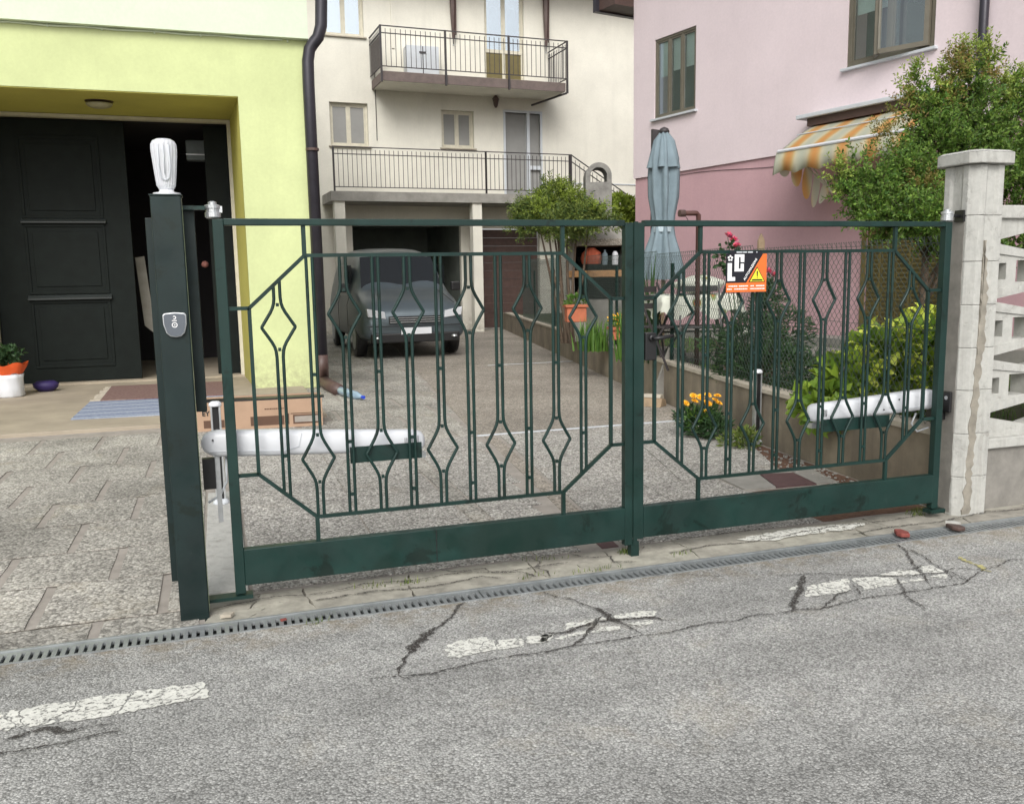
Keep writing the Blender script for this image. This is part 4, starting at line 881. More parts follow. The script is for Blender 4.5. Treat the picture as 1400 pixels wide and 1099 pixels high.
mb.add(vs, [(i*n+k, i*n+(k+1)%n, (i+1)*n+(k+1)%n, (i+1)*n+k) for i in range(2) for k in range(n)]); mb.build('paper_collar', pm('orange_paper', (.70,.10,.02), .6, .15), fp, smooth=True)
def leafcloud(blobs, n, size, fold=.35, up=.2, shell=.5, rnd=None, asp=.5, flat=False):
    """many small folded leaves through the volume of several ellipsoids"""
    rnd = rnd or random.Random(1); mb = MB(); V, Fc = mb.v, mb.f
    ws = [b_[3]*b_[4]*b_[5] for b_ in blobs]; tot = sum(ws)
    for b_, w_ in zip(blobs, ws):
        for _ in range(int(n*w_/tot)+3):
            while True:
                d = Vector((rnd.uniform(-1,1), rnd.uniform(-1,1), rnd.uniform(-1,1)))
                if d.length < 1 and rnd.random() < (.25+d.length**2): break
            c = Vector((b_[0]+d.x*b_[3], b_[1]+d.y*b_[4], b_[2]+d.z*b_[5]))
            a = (d+Vector((rnd.gauss(0,.7), rnd.gauss(0,.7), rnd.gauss(0,.5)+up))).normalized()
            s_ = a.cross(Vector((rnd.gauss(0,1), rnd.gauss(0,1), rnd.gauss(0,1)))).normalized(); nn = a.cross(s_)
            L = size*rnd.uniform(.6, 1.3); wd = L*asp*.5
            i = len(V)
            V.append(tuple(c)); V.append(tuple(c+a*L*.5+s_*wd+nn*fold*wd)); V.append(tuple(c+a*L)); V.append(tuple(c+a*L*.5-s_*wd+nn*fold*wd))
            Fc.append((i, i+1, i+2)); Fc.append((i, i+2, i+3))
    return mb
leafcloud([(0,0,.50,.13,.13,.10),(-.1,0,.45,.1,.1,.06),(.1,0,.53,.08,.08,.06)], 220, .07, rnd=random.Random(3), asp=.8).build('leaves', m['dkleaf'], fp)
cb = MB().lathe([(.08,0),(.14,.05),(.15,.10),(.10,.13)], (-2.10, 8.45, .03), 16, 1, .8).build('bowl', pm('violet_plastic', (.03,.018,.10), .6), None, smooth=True); tag(recentre(cb), 'dim violet bowl on the floor behind the white wrapped pot', 'bowl')
# downpipe
dp = thing('downpipe', 'thick dark downpipe with a swan neck at the right corner of the yellow house', 'downpipe', (1.22, 7.5, 0))
T = Vector
MB().tube([(1.36,7.42,7.3),(1.37,7.42,5.2),(1.385,7.42,4.62),(1.37,7.42,4.35),(1.33,7.43,4.22),(1.27,7.45,4.15),(1.225,7.46,4.08),(1.20,7.46,3.95),(1.195,7.46,3.7),(1.20,7.46,.40)], .072, 14).build('pipe', m['pipe'], dp, W=True, smooth=True)
MB().tube([(1.20,7.46,.42),(1.20,7.46,.14),(1.21,7.43,.09),(1.25,7.22,.055),(1.30,6.7,.05)], .076, 14).build('shoe', m['brownmet'], dp, W=True, smooth=True)
for z in (5.6, 2.9): MB().lathe([(.08,0),(.08,.03)], (1.37 if z>4 else 1.20, 7.44, z), 14).build('clip', m['brownmet'], dp, W=True)
bo = thing('water_bottle', 'clear blue plastic bottle with a blue cap lying at the mouth of the downpipe', 'bottle', (1.36, 6.35, .0))
t_ = NT('pet_bottle'); t_.p.inputs['Base Color'].default_value = (.45,.62,.75,1); t_.p.inputs['Roughness'].default_value = .1; t_.p.inputs['Transmission Weight'].default_value = .5
mb = MB(); mb.tube([(1.305,6.62,.06),(1.31,6.60,.06),(1.42,6.25,.045),(1.45,6.16,.042),(1.475,6.08,.04)], [.04,.048,.048,.035,.016], 12); mb.build('body', t_.m, bo, W=True, smooth=True)
MB().tube([(1.475,6.08,.04),(1.488,6.04,.04)], .02, 10).build('cap', pm('blue_cap', (.02,.06,.5), .4), bo, W=True)
# cardboard box
bx_ = thing('cardboard_box', 'long flat printed cardboard box lying open on the ground behind the left gate opener', 'box', (.33, 4.6, 0), rz=-.085)
L0, L1 = -.60, .54
mb = MB(); mb.box(L0, L1, -.01, .0, .0, .262); mb.box(L0, L1, .40, .41, .0, .262); mb.box(L0, L0+.008, .0, .40, 0, .262); mb.box(L1-.008, L1, .0, .40, 0, .262); mb.box(L0, L1, 0, .4, 0, .01); mb.build('carton', m['kraft'], bx_)
MB().box(L0+.01, L1-.01, .01, .39, .24, .248).build('shaded_inside', m['black'], bx_)  # black sheet stands in for the shaded inside of the open carton
MB().box(L0+.0, L1+.02, -.004, .10, .263, .279).build('black_strip', m['black'], bx_)
pr = MB()
for (a, b_) in ((-.11,.19),(.27,.51)):
    pr.box(a, b_, -.0122, -.0105, .03, .115); 
pr.box(-.52,-.34,-.0122,-.0105,.03,.10); pr.box(.205,.235,-.0122,-.0105,.03,.13); pr.box(.25,.53,-.0116,-.0104,.123,.131); pr.box(-.33,-.29,-.0122,-.0105,.03,.12)
pr.build('printed_panels', m['kraftd'], bx_)
MB().box(.285,.495,-.0136,-.0126,.045,.10).build('printed_window', m['mortar'], bx_)
def btext(s_, x, z, size, par, bold=0):
    cu = bpy.data.curves.new('t', 'FONT'); cu.body = s_; cu.size = size; cu.extrude = .0005; cu.offset = bold; ob = bpy.data.objects.new('t', cu); COL.objects.link(ob)
    me = bpy.data.meshes.new_from_object(ob.evaluated_get(bpy.context.evaluated_depsgraph_get())); bpy.data.objects.remove(ob)
    me.transform(Matrix.Translation((x, -.0128, z)) @ Matrix.Rotation(R(90), 4, 'X')); me.materials.clear(); me.materials.append(m['black']); o_ = bpy.data.objects.new('lettering', me); COL.objects.link(o_); o_.parent = par
btext('EY', -.53, .145, .06, bx_, .002)
mb = MB(); rq = random.Random(9); x = .02
while x < .19: L = rq.uniform(.008,.018); mb.box(x, x+L, -.0122, -.0108, .175, .186); x += L+.004
mb.build('small_print', m['kraftd'], bx_)
# ======================= WINDOWS ====================================================================
def window(parent, x0, x1, z0, z1, yf, cols, fm_='frame_o', fw=.038, sill=None, blind=.45, dark='darkroom', glass='glass'):
    """frame set in a reveal; local coords of the house: x along wall, y into the house"""
    mb = MB(); d0, d1 = yf-.004, yf+.05
    mb.box(x0, x0+fw, d0, d1, z0, z1); mb.box(x1-fw, x1, d0, d1, z0, z1); mb.box(x0+fw, x1-fw, d0, d1, z0, z0+fw); mb.box(x0+fw, x1-fw, d0, d1, z1-fw, z1)
    W_ = (x1-x0-2*fw)/cols
    for k in range(1, cols): mb.box(x0+fw+W_*k-fw*.45, x0+fw+W_*k+fw*.45, d0+.003, d1, z0+fw, z1-fw)
    f = mb.build('window', m[fm_], parent, bevel=.004)
    for k in range(cols):
        a, b_ = x0+fw+W_*k, x0+fw+W_*(k+1)
        if k > 0: a += fw*.45
        if k < cols-1: b_ -= fw*.45
        s_ = MB(); q = .028
        s_.box(a+.002, a+q, d0+.012, d1-.008, z0+fw, z1-fw); s_.box(b_-q, b_-.002, d0+.012, d1-.008, z0+fw, z1-fw); s_.box(a+q, b_-q, d0+.012, d1-.008, z0+fw, z0+fw+q); s_.box(a+q, b_-q, d0+.012, d1-.008, z1-fw-q, z1-fw)
        s_.build('sash', m[fm_], f)
        MB().box(a+q, b_-q, yf+.02, yf+.026, z0+fw+q, z1-fw-q).build('pane', m[glass], f)
        if blind:
            s_ = MB(); zb = lerp(z1, z0, blind*(1 if k else 1.1)); z = z1-fw
            while z > zb: s_.add([(a+.02, yf+.055, z), (b_-.02, yf+.055, z), (b_-.02, yf+.067, z-.042), (a+.02, yf+.067, z-.042)], [(0,3,2,1)]); z -= .042
            s_.build('blind', m['blind'], f)
    MB().add([(x0, yf+.35, z0), (x1, yf+.35, z0), (x1, yf+.35, z1), (x0, yf+.35, z1)], [(0,1,2,3)]).build('room', m[dark], f)
    if sill: MB().box(x0-.05, x1+.05, -.06, yf+.0, z0-.035, z0-.002).build('sill', m[sill], f, bevel=.004)
    return f
m['darkroom'] = pm('dim_room', (.11,.125,.11), .9, .3, 1.2, 0); m['paleroom'] = pm('sky_reflection_backing', (.42,.47,.50), .9, .3, 1.5, .2, 8)  # pale back plane carries the sky reflection of the upper panes in its colour
m['screen'] = pm('grey_shutter', (.26,.26,.25), .8, .08, 3, .1)
def wallholes(mb, x0, x1, z0, z1, holes, y=0, rev=.09):
    xs = sorted({x0, x1}|{h[0] for h in holes}|{h[1] for h in holes}); zs_ = sorted({z0, z1}|{h[2] for h in holes}|{h[3] for h in holes})
    for a, b_ in zip(xs, xs[1:]):
        for c, d in zip(zs_, zs_[1:]):
            if any(h[0] <= a and b_ <= h[1] and h[2] <= c and d <= h[3] for h in holes): continue
            mb.quad((a,y,c), (b_,y,c), (b_,y,d), (a,y,d))
    for (a, b_, c, d) in holes:
        mb.quad((a,y,c),(a,y,d),(a,y+rev,d),(a,y+rev,c)); mb.quad((b_,y,c),(b_,y+rev,c),(b_,y+rev,d),(b_,y,d)); mb.quad((a,y,d),(b_,y,d),(b_,y+rev,d),(a,y+rev,d)); mb.quad((a,y,c),(a,y+rev,c),(b_,y+rev,c),(b_,y,c))
# ======================= PINK HOUSE ==================================================================
PX, PY = 6.869, 10.205
ph = thing('pink_house', 'pale pink house with a rose lower wall, bronze windows and a downpipe at the right', 'house', (PX, PY, 0), rz=math.atan2(-.977, .212))
mb = MB(); H1 = (.545, 1.52, 3.86, 5.10); H2 = (4.315, 5.535, 3.90, 5.6); D1 = (4.70, 5.75, .62, 2.05)
wallholes(mb, 0, 12, 2.965, 7.2, [H1, H2]); mb.quad((0,0,2.965),(0,.03,2.965),(12,.03,2.965),(12,0,2.965)); mb.quad((0,0,2.965),(0,0,7.2),(0,9,7.2),(0,9,2.965))
mb.build('upper_wall', m['pinku'], ph)
mb = MB(); wallholes(mb, .02, 12, -.1, 2.964, [D1], .03, .1); mb.quad((.02,.03,-.1),(.02,.03,2.964),(.02,9,2.964),(.02,9,-.1)); mb.build('lower_wall', m['pinkl'], ph)
MB().tube([(x, .022, 2.86+.05*math.cos((x-1.4)*1.5)) for x in [1.1+.2*i for i in range(12)]], .004, 4).build('wall_cable', m['iron'], ph)
window(ph, *H1[:2], *H1[2:], .02, 3, sill='whiteg', blind=.42)
f2 = window(ph, H2[0], H2[1], H2[2], H2[3], .02, 2, fw=.06, sill='whiteg', blind=.55, dark='darkroom')
# two casement leaves standing open
def casement(x, side, ang, w_=.54):
    mb = MB(); z0, z1 = H2[2]+.03, H2[3]-.03; q = .055
    def loc_(u, v, z): a = ang; return (x+side*(u*math.cos(a)) , -.01-u*math.sin(a)+v, z)
    for (u0, u1, a, b_) in ((0, q, z0, z1), (w_-q, w_, z0, z1), (q, w_-q, z0, z0+q), (q, w_-q, z1-q, z1)):
        vs = [loc_(u, v, z) for z in (a, b_) for (u, v) in ((u0,-.02),(u1,-.02),(u1,.02),(u0,.02))]
        mb.add(vs, [(0,3,2,1),(4,5,6,7),(0,1,5,4),(1,2,6,5),(2,3,7,6),(3,0,4,7)])
    l_ = mb.build('casement', m['frame_o'], f2)
    vs = [loc_(q, 0, z0+q), loc_(w_-q, 0, z0+q), loc_(w_-q, 0, z1-q), loc_(q, 0, z1-q)]; MB().quad(*vs).build('pane', m['glass'], f2)
casement(H2[1]-.06, -1, .30, .62); casement(H2[0]+.42, 1, .75, .28)
# shuttered door, plinth, eaves, downpipe
mb = MB()
for k in range(5):
    a = D1[0]+k*.21; mb.box(a+.006, a+.204, .05, .085, D1[2], D1[3])
    for z in [D1[2]+.05+i*.055 for i in range(25)]: mb.add([(a+.03,.046,z),(a+.18,.046,z),(a+.18,.03,z+.03),(a+.03,.03,z+.03)], [(0,1,2,3)])
mb.build('door_shutter', m['oliv'], ph); mb = MB(); mb.box(D1[0]-.06, D1[0], .01, .09, D1[2], D1[3]+.06); mb.box(D1[1], D1[1]+.06, .01, .09, D1[2], D1[3]+.06); mb.box(D1[0], D1[1], .01, .09, D1[3], D1[3]+.06); mb.build('door_frame', m['oliv'], ph)
MB().box(.0, 12, -.45, .029, -.1, .50).build('plinth_step', m['concrete'], ph)
MB().box(-.75, 12, -.75, 9, 7.2, 7.32).build('roof', m['wood'], ph); MB().box(-.85, -.752, -.85, 9, 7.0, 7.4).build('gutter', m['pipe'], ph)
MB().tube([(6.16, -.07, .4), (6.16, -.07, 7.2)], .05, 12).build('downpipe', m['pipe'], ph, smooth=True)
# low eave at the far corner, where the gutter crosses the white house
mb = MB().box(-.42, -.001, -.40, 1.5, 5.75, 6.6).build('soffit', m['brownmet'], ph); MB().box(-.52, -.421, -.46, 1.5, 5.73, 6.7).build('gutter', m['pipe'], ph)
# awning
aw = thing('awning', 'cream and orange striped fabric awning half folded on the pink house wall', 'awning', (PX, PY, 0), rz=math.atan2(-.977, .212))
t = NT('striped_awning_fabric'); t.p.inputs['Roughness'].default_value = .9
tc = t.n('ShaderNodeTexCoord'); sx = t.n('ShaderNodeSeparateXYZ'); t.l(tc.outputs['Object'], sx.inputs[0])
mlt = t.n('ShaderNodeMath', operation='MULTIPLY'); mlt.inputs[1].default_value = 15.5; t.l(sx.outputs['X'], mlt.inputs[0]); sn = t.n('ShaderNodeMath', operation='SINE'); t.l(mlt.outputs[0], sn.inputs[0])
mr = t.n('ShaderNodeMapRange'); mr.inputs[1].default_value = -1; t.l(sn.outputs[0], mr.inputs[0])
cc = t.ramp(mr.outputs[0], [(0,(.56,.58,.47)),(.42,(.66,.62,.47)),(.62,(.66,.56,.32)),(.82,(.66,.43,.18)),(1,(.68,.36,.12))]); t.col(cc); tl = t.n('ShaderNodeBsdfTranslucent'); t.l(cc, tl.inputs['Color']); mx = t.n('ShaderNodeMixShader'); mx.inputs[0].default_value = .45
t.l(t.p.outputs[0], mx.inputs[1]); t.l(tl.outputs[0], mx.inputs[2]); t.l(mx.outputs[0], t.t.nodes['Material Output'].inputs['Surface']); m['awn'] = t.m
MB().box(3.78, 6.0, -.30, -.001, 3.33, 3.385).build('hood', m['whiteg'], aw, bevel=.01)
MB().box(3.92, 6.0, -.24, -.001, 3.23, 3.328).build('roller_box', m['brownmet'], aw)
def sheet(nm, rowsf, x0, x1, n=60, mt='awn', th=.006):
    mb = MB(); vs = []; R_ = len(rowsf(x0))
    for i in range(n+1):
        x = lerp(x0, x1, i/n); vs += [(x+q[2] if len(q) > 2 else x, q[0], q[1]) for q in rowsf(x)]
    for i in range(n):
        for j in range(R_-1): a = i*R_+j; mb.f.append((a, a+1, a+R_+1, a+R_))
    mb.v = vs; o_ = mb.build(nm, m[mt], aw, smooth=True); s_ = o_.modifiers.new('s', 'SOLIDIFY'); s_.thickness = th; return o_
sheet('canopy', lambda x: [(-.10, 3.27), (-.36, 3.14+.01*math.sin(x*5)), (-.62, 2.99), (-.80, 2.87+.01*math.sin(x*7))], 3.98, 6.0)
sheet('valance', lambda x: [(-.80, 2.87), (-.84, 2.74+.01*math.sin(x*17)), (-.85+.02*math.sin(x*19), 2.575+.05*abs(math.sin(x*8.8)))], 3.93, 6.0, 120)
MB().tube([(3.96, -.80, 2.875), (6.0, -.80, 2.875)], .022, 8).build('front_bar', m['white'], aw); MB().tube([(3.95, -.45, 3.105), (6.0, -.45, 3.105)], .008, 8).build('middle_bar', m['whiteg'], aw)
# side curtain hanging in folds and the ribs that fan out of one joint
mb = MB(); A_ = [(3.93,-.79,2.60),(4.02,-.66,2.51),(4.10,-.54,2.35),(4.19,-.46,2.18),(4.31,-.48,2.11),(4.47,-.44,2.30)]; B_ = [(3.98,-.77,2.80),(4.12,-.70,2.80),(4.25,-.64,2.76),(4.36,-.58,2.66),(4.44,-.52,2.52),(4.50,-.46,2.36)]
for i in range(5): mb.add([A_[i], A_[i+1], B_[i+1], B_[i]], [(0,1,2,3)])
o_ = mb.build('side_curtain', m['awn'], aw, smooth=True); sm_ = o_.modifiers.new('s','SUBSURF'); sm_.levels = sm_.render_levels = 2
for q in ((4.22,-.76,2.80),(4.32,-.76,2.81),(4.45,-.76,2.82)): MB().tube([(4.50,-.42,2.33), q], .010, 6).build('rib', m['frame_w'], aw)
# ======================= WHITE HOUSE =====================================================================
WX, WY = 6.15, 18.5
wh = thing('white_house', 'cream white house across the back with a raised entrance, terrace stairs and dark openings below', 'house', (WX, WY, 0), rz=math.atan2(.0454, .999))
hU = (-3.38, -2.42, 7.10, 8.5); hB = (.66, 1.73, 6.36, 8.6); hL = (-3.33, -2.40, 4.55, 5.57); hM = (-.54, .32, 4.6, 5.52); hD = (1.18, 2.15, 3.36, 5.54)
mb = MB(); wallholes(mb, -9, 14, -.1, 8.75, [hU, hB, hL, hM, hD, (-2.9, -.1, 0, 2.75), (.45, 2.1, 0, 2.6)], 0, .16)
mb.build('wall', m['cream'], wh)
window(wh, *hU, .10, 2, 'frame_w', .06, 'cap', 0, 'paleroom', glass='glassr')
window(wh, *hL, .10, 2, 'frame_w', .06, 'cap', 0, 'screen', glass='screen'); window(wh, *hM, .10, 2, 'frame_w', .06, 'cap', 0, 'screen', glass='screen')
fb = window(wh, hB[0], hB[1], 7.0, hB[3], .08, 2, 'frame_w', .06, None, 0, 'paleroom', glass='glassr')
for a, b_ in ((hB[0], hB[0]+.06), (hB[1]-.06, hB[1]), ((hB[0]+hB[1])/2-.04, (hB[0]+hB[1])/2+.04)): MB().box(a, b_, .08, .13, hB[2], 6.999).build('door_post', m['frame_w'], wh)
xc = (hB[0]+hB[1])/2
for a, b_ in ((hB[0]+.06, xc-.04), (xc+.04, hB[1]-.06)): MB().box(a, b_, .10, .12, hB[2], 6.99).build('door_panel', m['oliv'], wh)
# arched curtain tops in the balcony door
for k in (0, 1):
    cx = hB[0]+.28+k*.50; MB().tube([(cx-.13,.16,7.05),(cx-.13,.16,8.0),(cx-.08,.16,8.12),(cx,.16,8.15),(cx+.08,.16,8.12),(cx+.1,.16,8.0)], .012, 6).build('curtain_hem', m['white'], fb)
mb = MB(); mb.box(hD[0]-.06, hD[0], -.015, .12, hD[2], hD[3]+.06); mb.box(hD[1], hD[1]+.06, -.015, .12, hD[2], hD[3]+.06); mb.box(hD[0], hD[1], -.015, .12, hD[3], hD[3]+.06); mb.box(hD[0]+.60, hD[0]+.68, .0, .1, hD[2], hD[3]); mb.box(hD[0]+.68, hD[1], .0, .1, 4.12, 4.22); mb.build('door_frame', m['whiteg'], wh)
MB().box(hD[0], hD[1], .08, .11, hD[2], hD[3]).build('entrance_door', m['screen'], wh)
mb = MB().box(-2.9, -.1, .15, 3.2, -.02, 0); mb.box(-2.9, -.1, 3.2, 3.3, 0, 2.8); mb.box(-3, -2.9, .15, 3.3, 0, 2.8); mb.box(-.1, 0, .15, 3.3, 0, 2.8); mb.box(-2.9, -.1, .15, 3.3, 2.75, 2.8); mb.build('carport_room', m['darkroom'], wh)
dgm = MB()
for k in range(12): dgm.box(.47, 2.08, .12+(k%2)*.012, .16, .02+k*.213, .228+k*.213)
dgm.build('garage_door', m['brownmet'], wh)
MB().box(-9.5, 14.5, -.9, 8, 8.7505, 8.95).build('roof', m['brownmet'], wh)
# terrace slab in front of the entrance, with railing and stairs
TZ = 3.36
MB().box(-3.6, 2.62, -1.25, -.002, TZ-.22, TZ).build('terrace', m['concrete'], wh)
for x in (-3.4, -.05, 2.45): MB().box(x-.12, x+.12, -1.2, -.96, 0, TZ-.221).build('terrace_column', m['cream'], wh)
def railing(mb, p, q, h, n, posts=True, top=.02):
    p, q = Vector(p), Vector(q); u = Vector((0,0,1))
    mb.bar(p+u*h, q+u*h, .035, .02); mb.bar(p+u*(h-.16), q+u*(h-.16), .03, .018); mb.bar(p+u*.10, q+u*.10, .03, .018)
    for i in range(n+1):
        c = p.lerp(q, i/n); mb.bar(c+u*.10, c+u*(h-.055), .012, .012)
    if posts:
        for c in (p, q): mb.bar(c-u*.1, c+u*(h+.01), .04, .04)
mb = MB(); railing(mb, (-3.5,-1.2,TZ), (.2,-1.2,TZ), 1.0, 34); railing(mb, (.2,-1.2,TZ), (2.44,-1.2,TZ), 1.0, 20); mb.build('railing', m['iron'], wh)
mb = MB(); railing(mb, (2.48,-1.2,TZ), (6.6,-1.2,.9), 1.0, 34); mb.build('stair_railing', m['iron'], wh)
for k in range(18):
    x = 2.62+k*.235; z = TZ-(k+1)*.165
    if z > .1: MB().box(x, x+.2345, -1.25, -.003, z-.165 if z > .3 else 0, z).build('step', m['concrete'], wh)
MB().box(2.2, 5.5, -.02, -.001, 3.78, 3.81).build('wall_ledge', m['whiteg'], wh)
MB().tube([(-2.2,-.02,6.4),(-2.2,-.02,4.7)], .01, 5).build('wall_cable', m['iron'], wh)
MB().box(-1.75, -1.69, -.03, -.001, 6.9, 8.75).build('conduit', m['cream'], wh)
# balcony
ba = thing('balcony', 'cream balcony with a brown edge and dark iron railing on the white house', 'balcony', (WX, WY, 0), rz=math.atan2(.0454, .999))
BX0, BX1, BY, BZ = -2.30, 2.40, -1.15, 6.10
MB().box(BX0+.05, BX1-.05, BY+.03, -.002, BZ-.20, BZ-.04).build('slab', m['cream'], ba); mb = MB(); mb.box(BX0+.03, BX1-.03, BY, BY+.0295, BZ-.21, BZ); mb.box(BX0+.02, BX0+.0495, BY+.03, -.002, BZ-.2, BZ); mb.box(BX1-.0495, BX1-.02, BY+.03, -.002, BZ-.2, BZ); mb.build('edge_band', m['rail_dk'], ba)
MB().box(BX0+.05, BX1-.05, BY+.03, -.002, BZ-.0395, BZ+.01).build('floor', m['cap'], ba)
mb = MB(); d = BY-.03
for a, b_ in ((BX0, -.75), (-.75, .85), (.85, BX1)): railing(mb, (a,d,BZ), (b_,d,BZ), .99, int((b_-a)/.115), False)
mb.build('front_railing', m['iron'], ba)
for x in (BX0, -.75, .85, BX1): MB().bar((x,d-.005,BZ-.25), (x,d-.005,BZ+1.0), .045, .045).build('post', m['iron'], ba)
for x in (BX0, BX1):
    mb = MB(); railing(mb, (x,d,BZ), (x,-.02,BZ), .99, 11, False); mb.build('side_railing', m['iron'], ba)
MB().bar((BX1-.02,d,BZ-.25), (BX1-.5,-.05,BZ-.36), .04, .04).build('brace', m['iron'], ba)
MB().box(BX0+.01, BX0+.018, d+.05, -.05, BZ+.1, BZ+.8).build('side_panel', m['mortar'], ba)
cu = thing('balcony_cabinet', 'pale blue grey box cabinet standing on the balcony behind the railing', 'cabinet', (WX-1.08, WY-.3, BZ))
MB().box(-.40,.40,-.22,.16,.01,.80).build('body', m['whiteg'], cu, bevel=.01); MB().box(-.01,.01,-.232,-.221,.03,.78).build('door_gap', m['iron'], cu); MB().box(-.09,.07,-.24,-.2325,.62,.66).build('latch', m['iron'], cu)
for i, x in enumerate((-.20, 2.30)):
    a_ = thing('wall_bracket', ['folded brown metal bracket hanging on the white house left of the balcony door', 'folded brown metal bracket hanging on the white house right of the balcony door'][i], 'bracket', (WX+x, WY-.12+x*.045, 7.0), rz=.045, group='folded brackets on the white house')
    mb = MB(); mb.tube([(0,0,.22),(.0,-.02,.8),(.01,-.02,1.8)], [.03,.07,.10], 6); mb.tube([(.06,-.03,.3),(.08,-.03,1.8)], .02, 5); mb.build('arm', m['brownmet'], a_)
    MB().tube([(0,0,.22),(0,0,.08)], .012, 5).build('chain', m['iron'], a_); MB().lathe([(.0,-.03),(.028,0),(0,.03)], (0,0,.06), 8).build('ball', m['galv'], a_)
wl = thing('wall_lantern', 'small brown lantern on the white house wall under the balcony', 'lamp', (WX+.86, WY-.1, 5.60), rz=.045)
MB().lathe([(.02,0),(.05,.04),(.085,.20),(.10,.21),(.03,.30),(.01,.33)], (0,-.06,0), 6).build('lantern', m['brownmet'], wl); MB().tube([(0,.08,.1),(0,.08,.3),(0,-.06,.34)], .014, 6).build('arm', m['brownmet'], wl)
# ======================= VAN IN THE DRIVEWAY ==============================================================
m['carp'] = pm('grey_blue_car_paint', (.11,.135,.15), .28, .05, 3, 0, metal=.5); m['carg'] = pm('dark_car_glass', (.008,.010,.012), .06, .05, 3, 0)
va = thing('parked_van', 'grey parked van facing the gate at the far end of the driveway', 'van', (3.15, 10.9, 0), rz=0)
stn = [(.0,.34,.55,.66,.80,.72),(.05,.26,.66,.86,.88,.80),(.55,.25,.88,1.05,.92,.82),(.95,.25,.95,1.14,.93,.80),(1.25,.25,.98,1.42,.93,.76),(1.6,.25,1.0,1.78,.93,.72),(2.1,.25,1.0,1.90,.93,.72),(3.4,.25,1.02,1.92,.93,.72),(4.3,.25,1.02,1.88,.92,.70),(4.55,.32,1.0,1.70,.86,.62)]
mb = MB(); vs = []
for (y, zb, zl_, zt_, wb, wt) in stn:
    half = [(wb*.86, zb), (wb, zb+.12), (wb*1.0, (zb+zl_)/2+.05), (wb*.985, zl_), (lerp(wb, wt, .85), lerp(zl_, zt_, .8)), (wt*.86, zt_), (wt*.4, zt_+.03)]
    ring_ = [(x, y, z) for x, z in half]+[(-x, y, z) for x, z in half[::-1]]; vs += ring_
n = 14
fs = [(i*n+k, (i+1)*n+k, (i+1)*n+(k+1)%n, i*n+(k+1)%n) for i in range(len(stn)-1) for k in range(n)]+[tuple(range(n)), tuple((len(stn)-1)*n+k for k in range(n))[::-1]]
mb.add(vs, fs); vb = mb.build('body', m['carp'], va, smooth=True); s_ = vb.modifiers.new('s','SUBSURF'); s_.levels = s_.render_levels = 2
MB().add([(-.74,.99,1.17),(.74,.99,1.17),(.66,1.56,1.74),(-.66,1.56,1.74),(0,.95,1.19),(0,1.53,1.78)], [(0,4,5,3),(4,1,2,5)]).build('windscreen', m['carg'], va)
for s in (-1, 1):
    MB().box(min(s*.83,s*.9)-.0, max(s*.83,s*.9), 1.5, 2.6, 1.08, 1.60).build('side_window', m['carg'], va)
    mb = MB(); mb.prismY([(s*.50,.68),(s*.80,.72),(s*.82,.86),(s*.52,.80)], -.02, .12); hl = mb.build('headlight', m['lens'], va, bevel=.01)
    mb = MB().box(min(s*.93,s*1.10), max(s*.93,s*1.10), 1.1, 1.22, 1.12, 1.28); mb.build('mirror', m['black'], va, bevel=.02)
    for y in (.85, 3.7):
        w__ = MB(); w__.lathe([(.22,-.10),(.31,-.09),(.33,-.04),(.33,.04),(.31,.09),(.22,.10)], (0,0,0), 28); w__.v = [(s*.82+z, y+x, .33+yy) for x, yy, z in w__.v]; ty = w__.build('wheel', m['black'], va, smooth=False)
        w__ = MB(); w__.lathe([(.02,.095),(.06,.11),(.20,.104),(.215,.08)], (0,0,0), 20); w__.v = [(s*.82+s*z, y+x, .33+yy) for x, yy, z in w__.v]; w__.build('rim', m['galv'], ty)
MB().box(-.45,.45,-.035,.02,.60,.72).build('grille', m['black'], va); MB().box(-.76,.76,-.045,.06,.28,.44).build('bumper_intake', m['black'], va, bevel=.02)
for s in (-1, 1):
    MB().tube([(s*.70,.10,.93),(s*.62,.5,1.075),(s*.58,.93,1.165)], .006, 5).build('bonnet_gap', m['black'], va); MB().lathe([(.0,-.01),(.05,0),(.045,.03)], (s*.66,-.05,.36), 12).build('fog_lamp', m['galv'], va)
    for y in (1.35, 2.55): MB().tube([(s*.945,y,.40),(s*.95,y,.9),(s*.90,y+.02,1.05)], .005, 4).build('door_gap', m['black'], va)
for k in range(3): MB().box(-.44,.44,-.042,-.034,.618+k*.036,.626+k*.036).build('grille_bar', m['galv'], va)
MB().tube([(-.82,-.03,.56),(0,-.065,.56),(.82,-.03,.56)], .008, 5).build('bumper_line', m['black'], va)
MB().box(-.26,.26,-.062,-.05,.42,.53).build('number_plate', m['white'], va); MB().tube([(-.1,.96,1.17),(-.62,1.0,1.2)], .01, 5).build('wiper', m['black'], va); MB().tube([(.5,.96,1.17),(-.05,1.0,1.2)], .01, 5).build('wiper', m['black'], va)
# ======================= GARDEN ============================================================================
GZ = .36
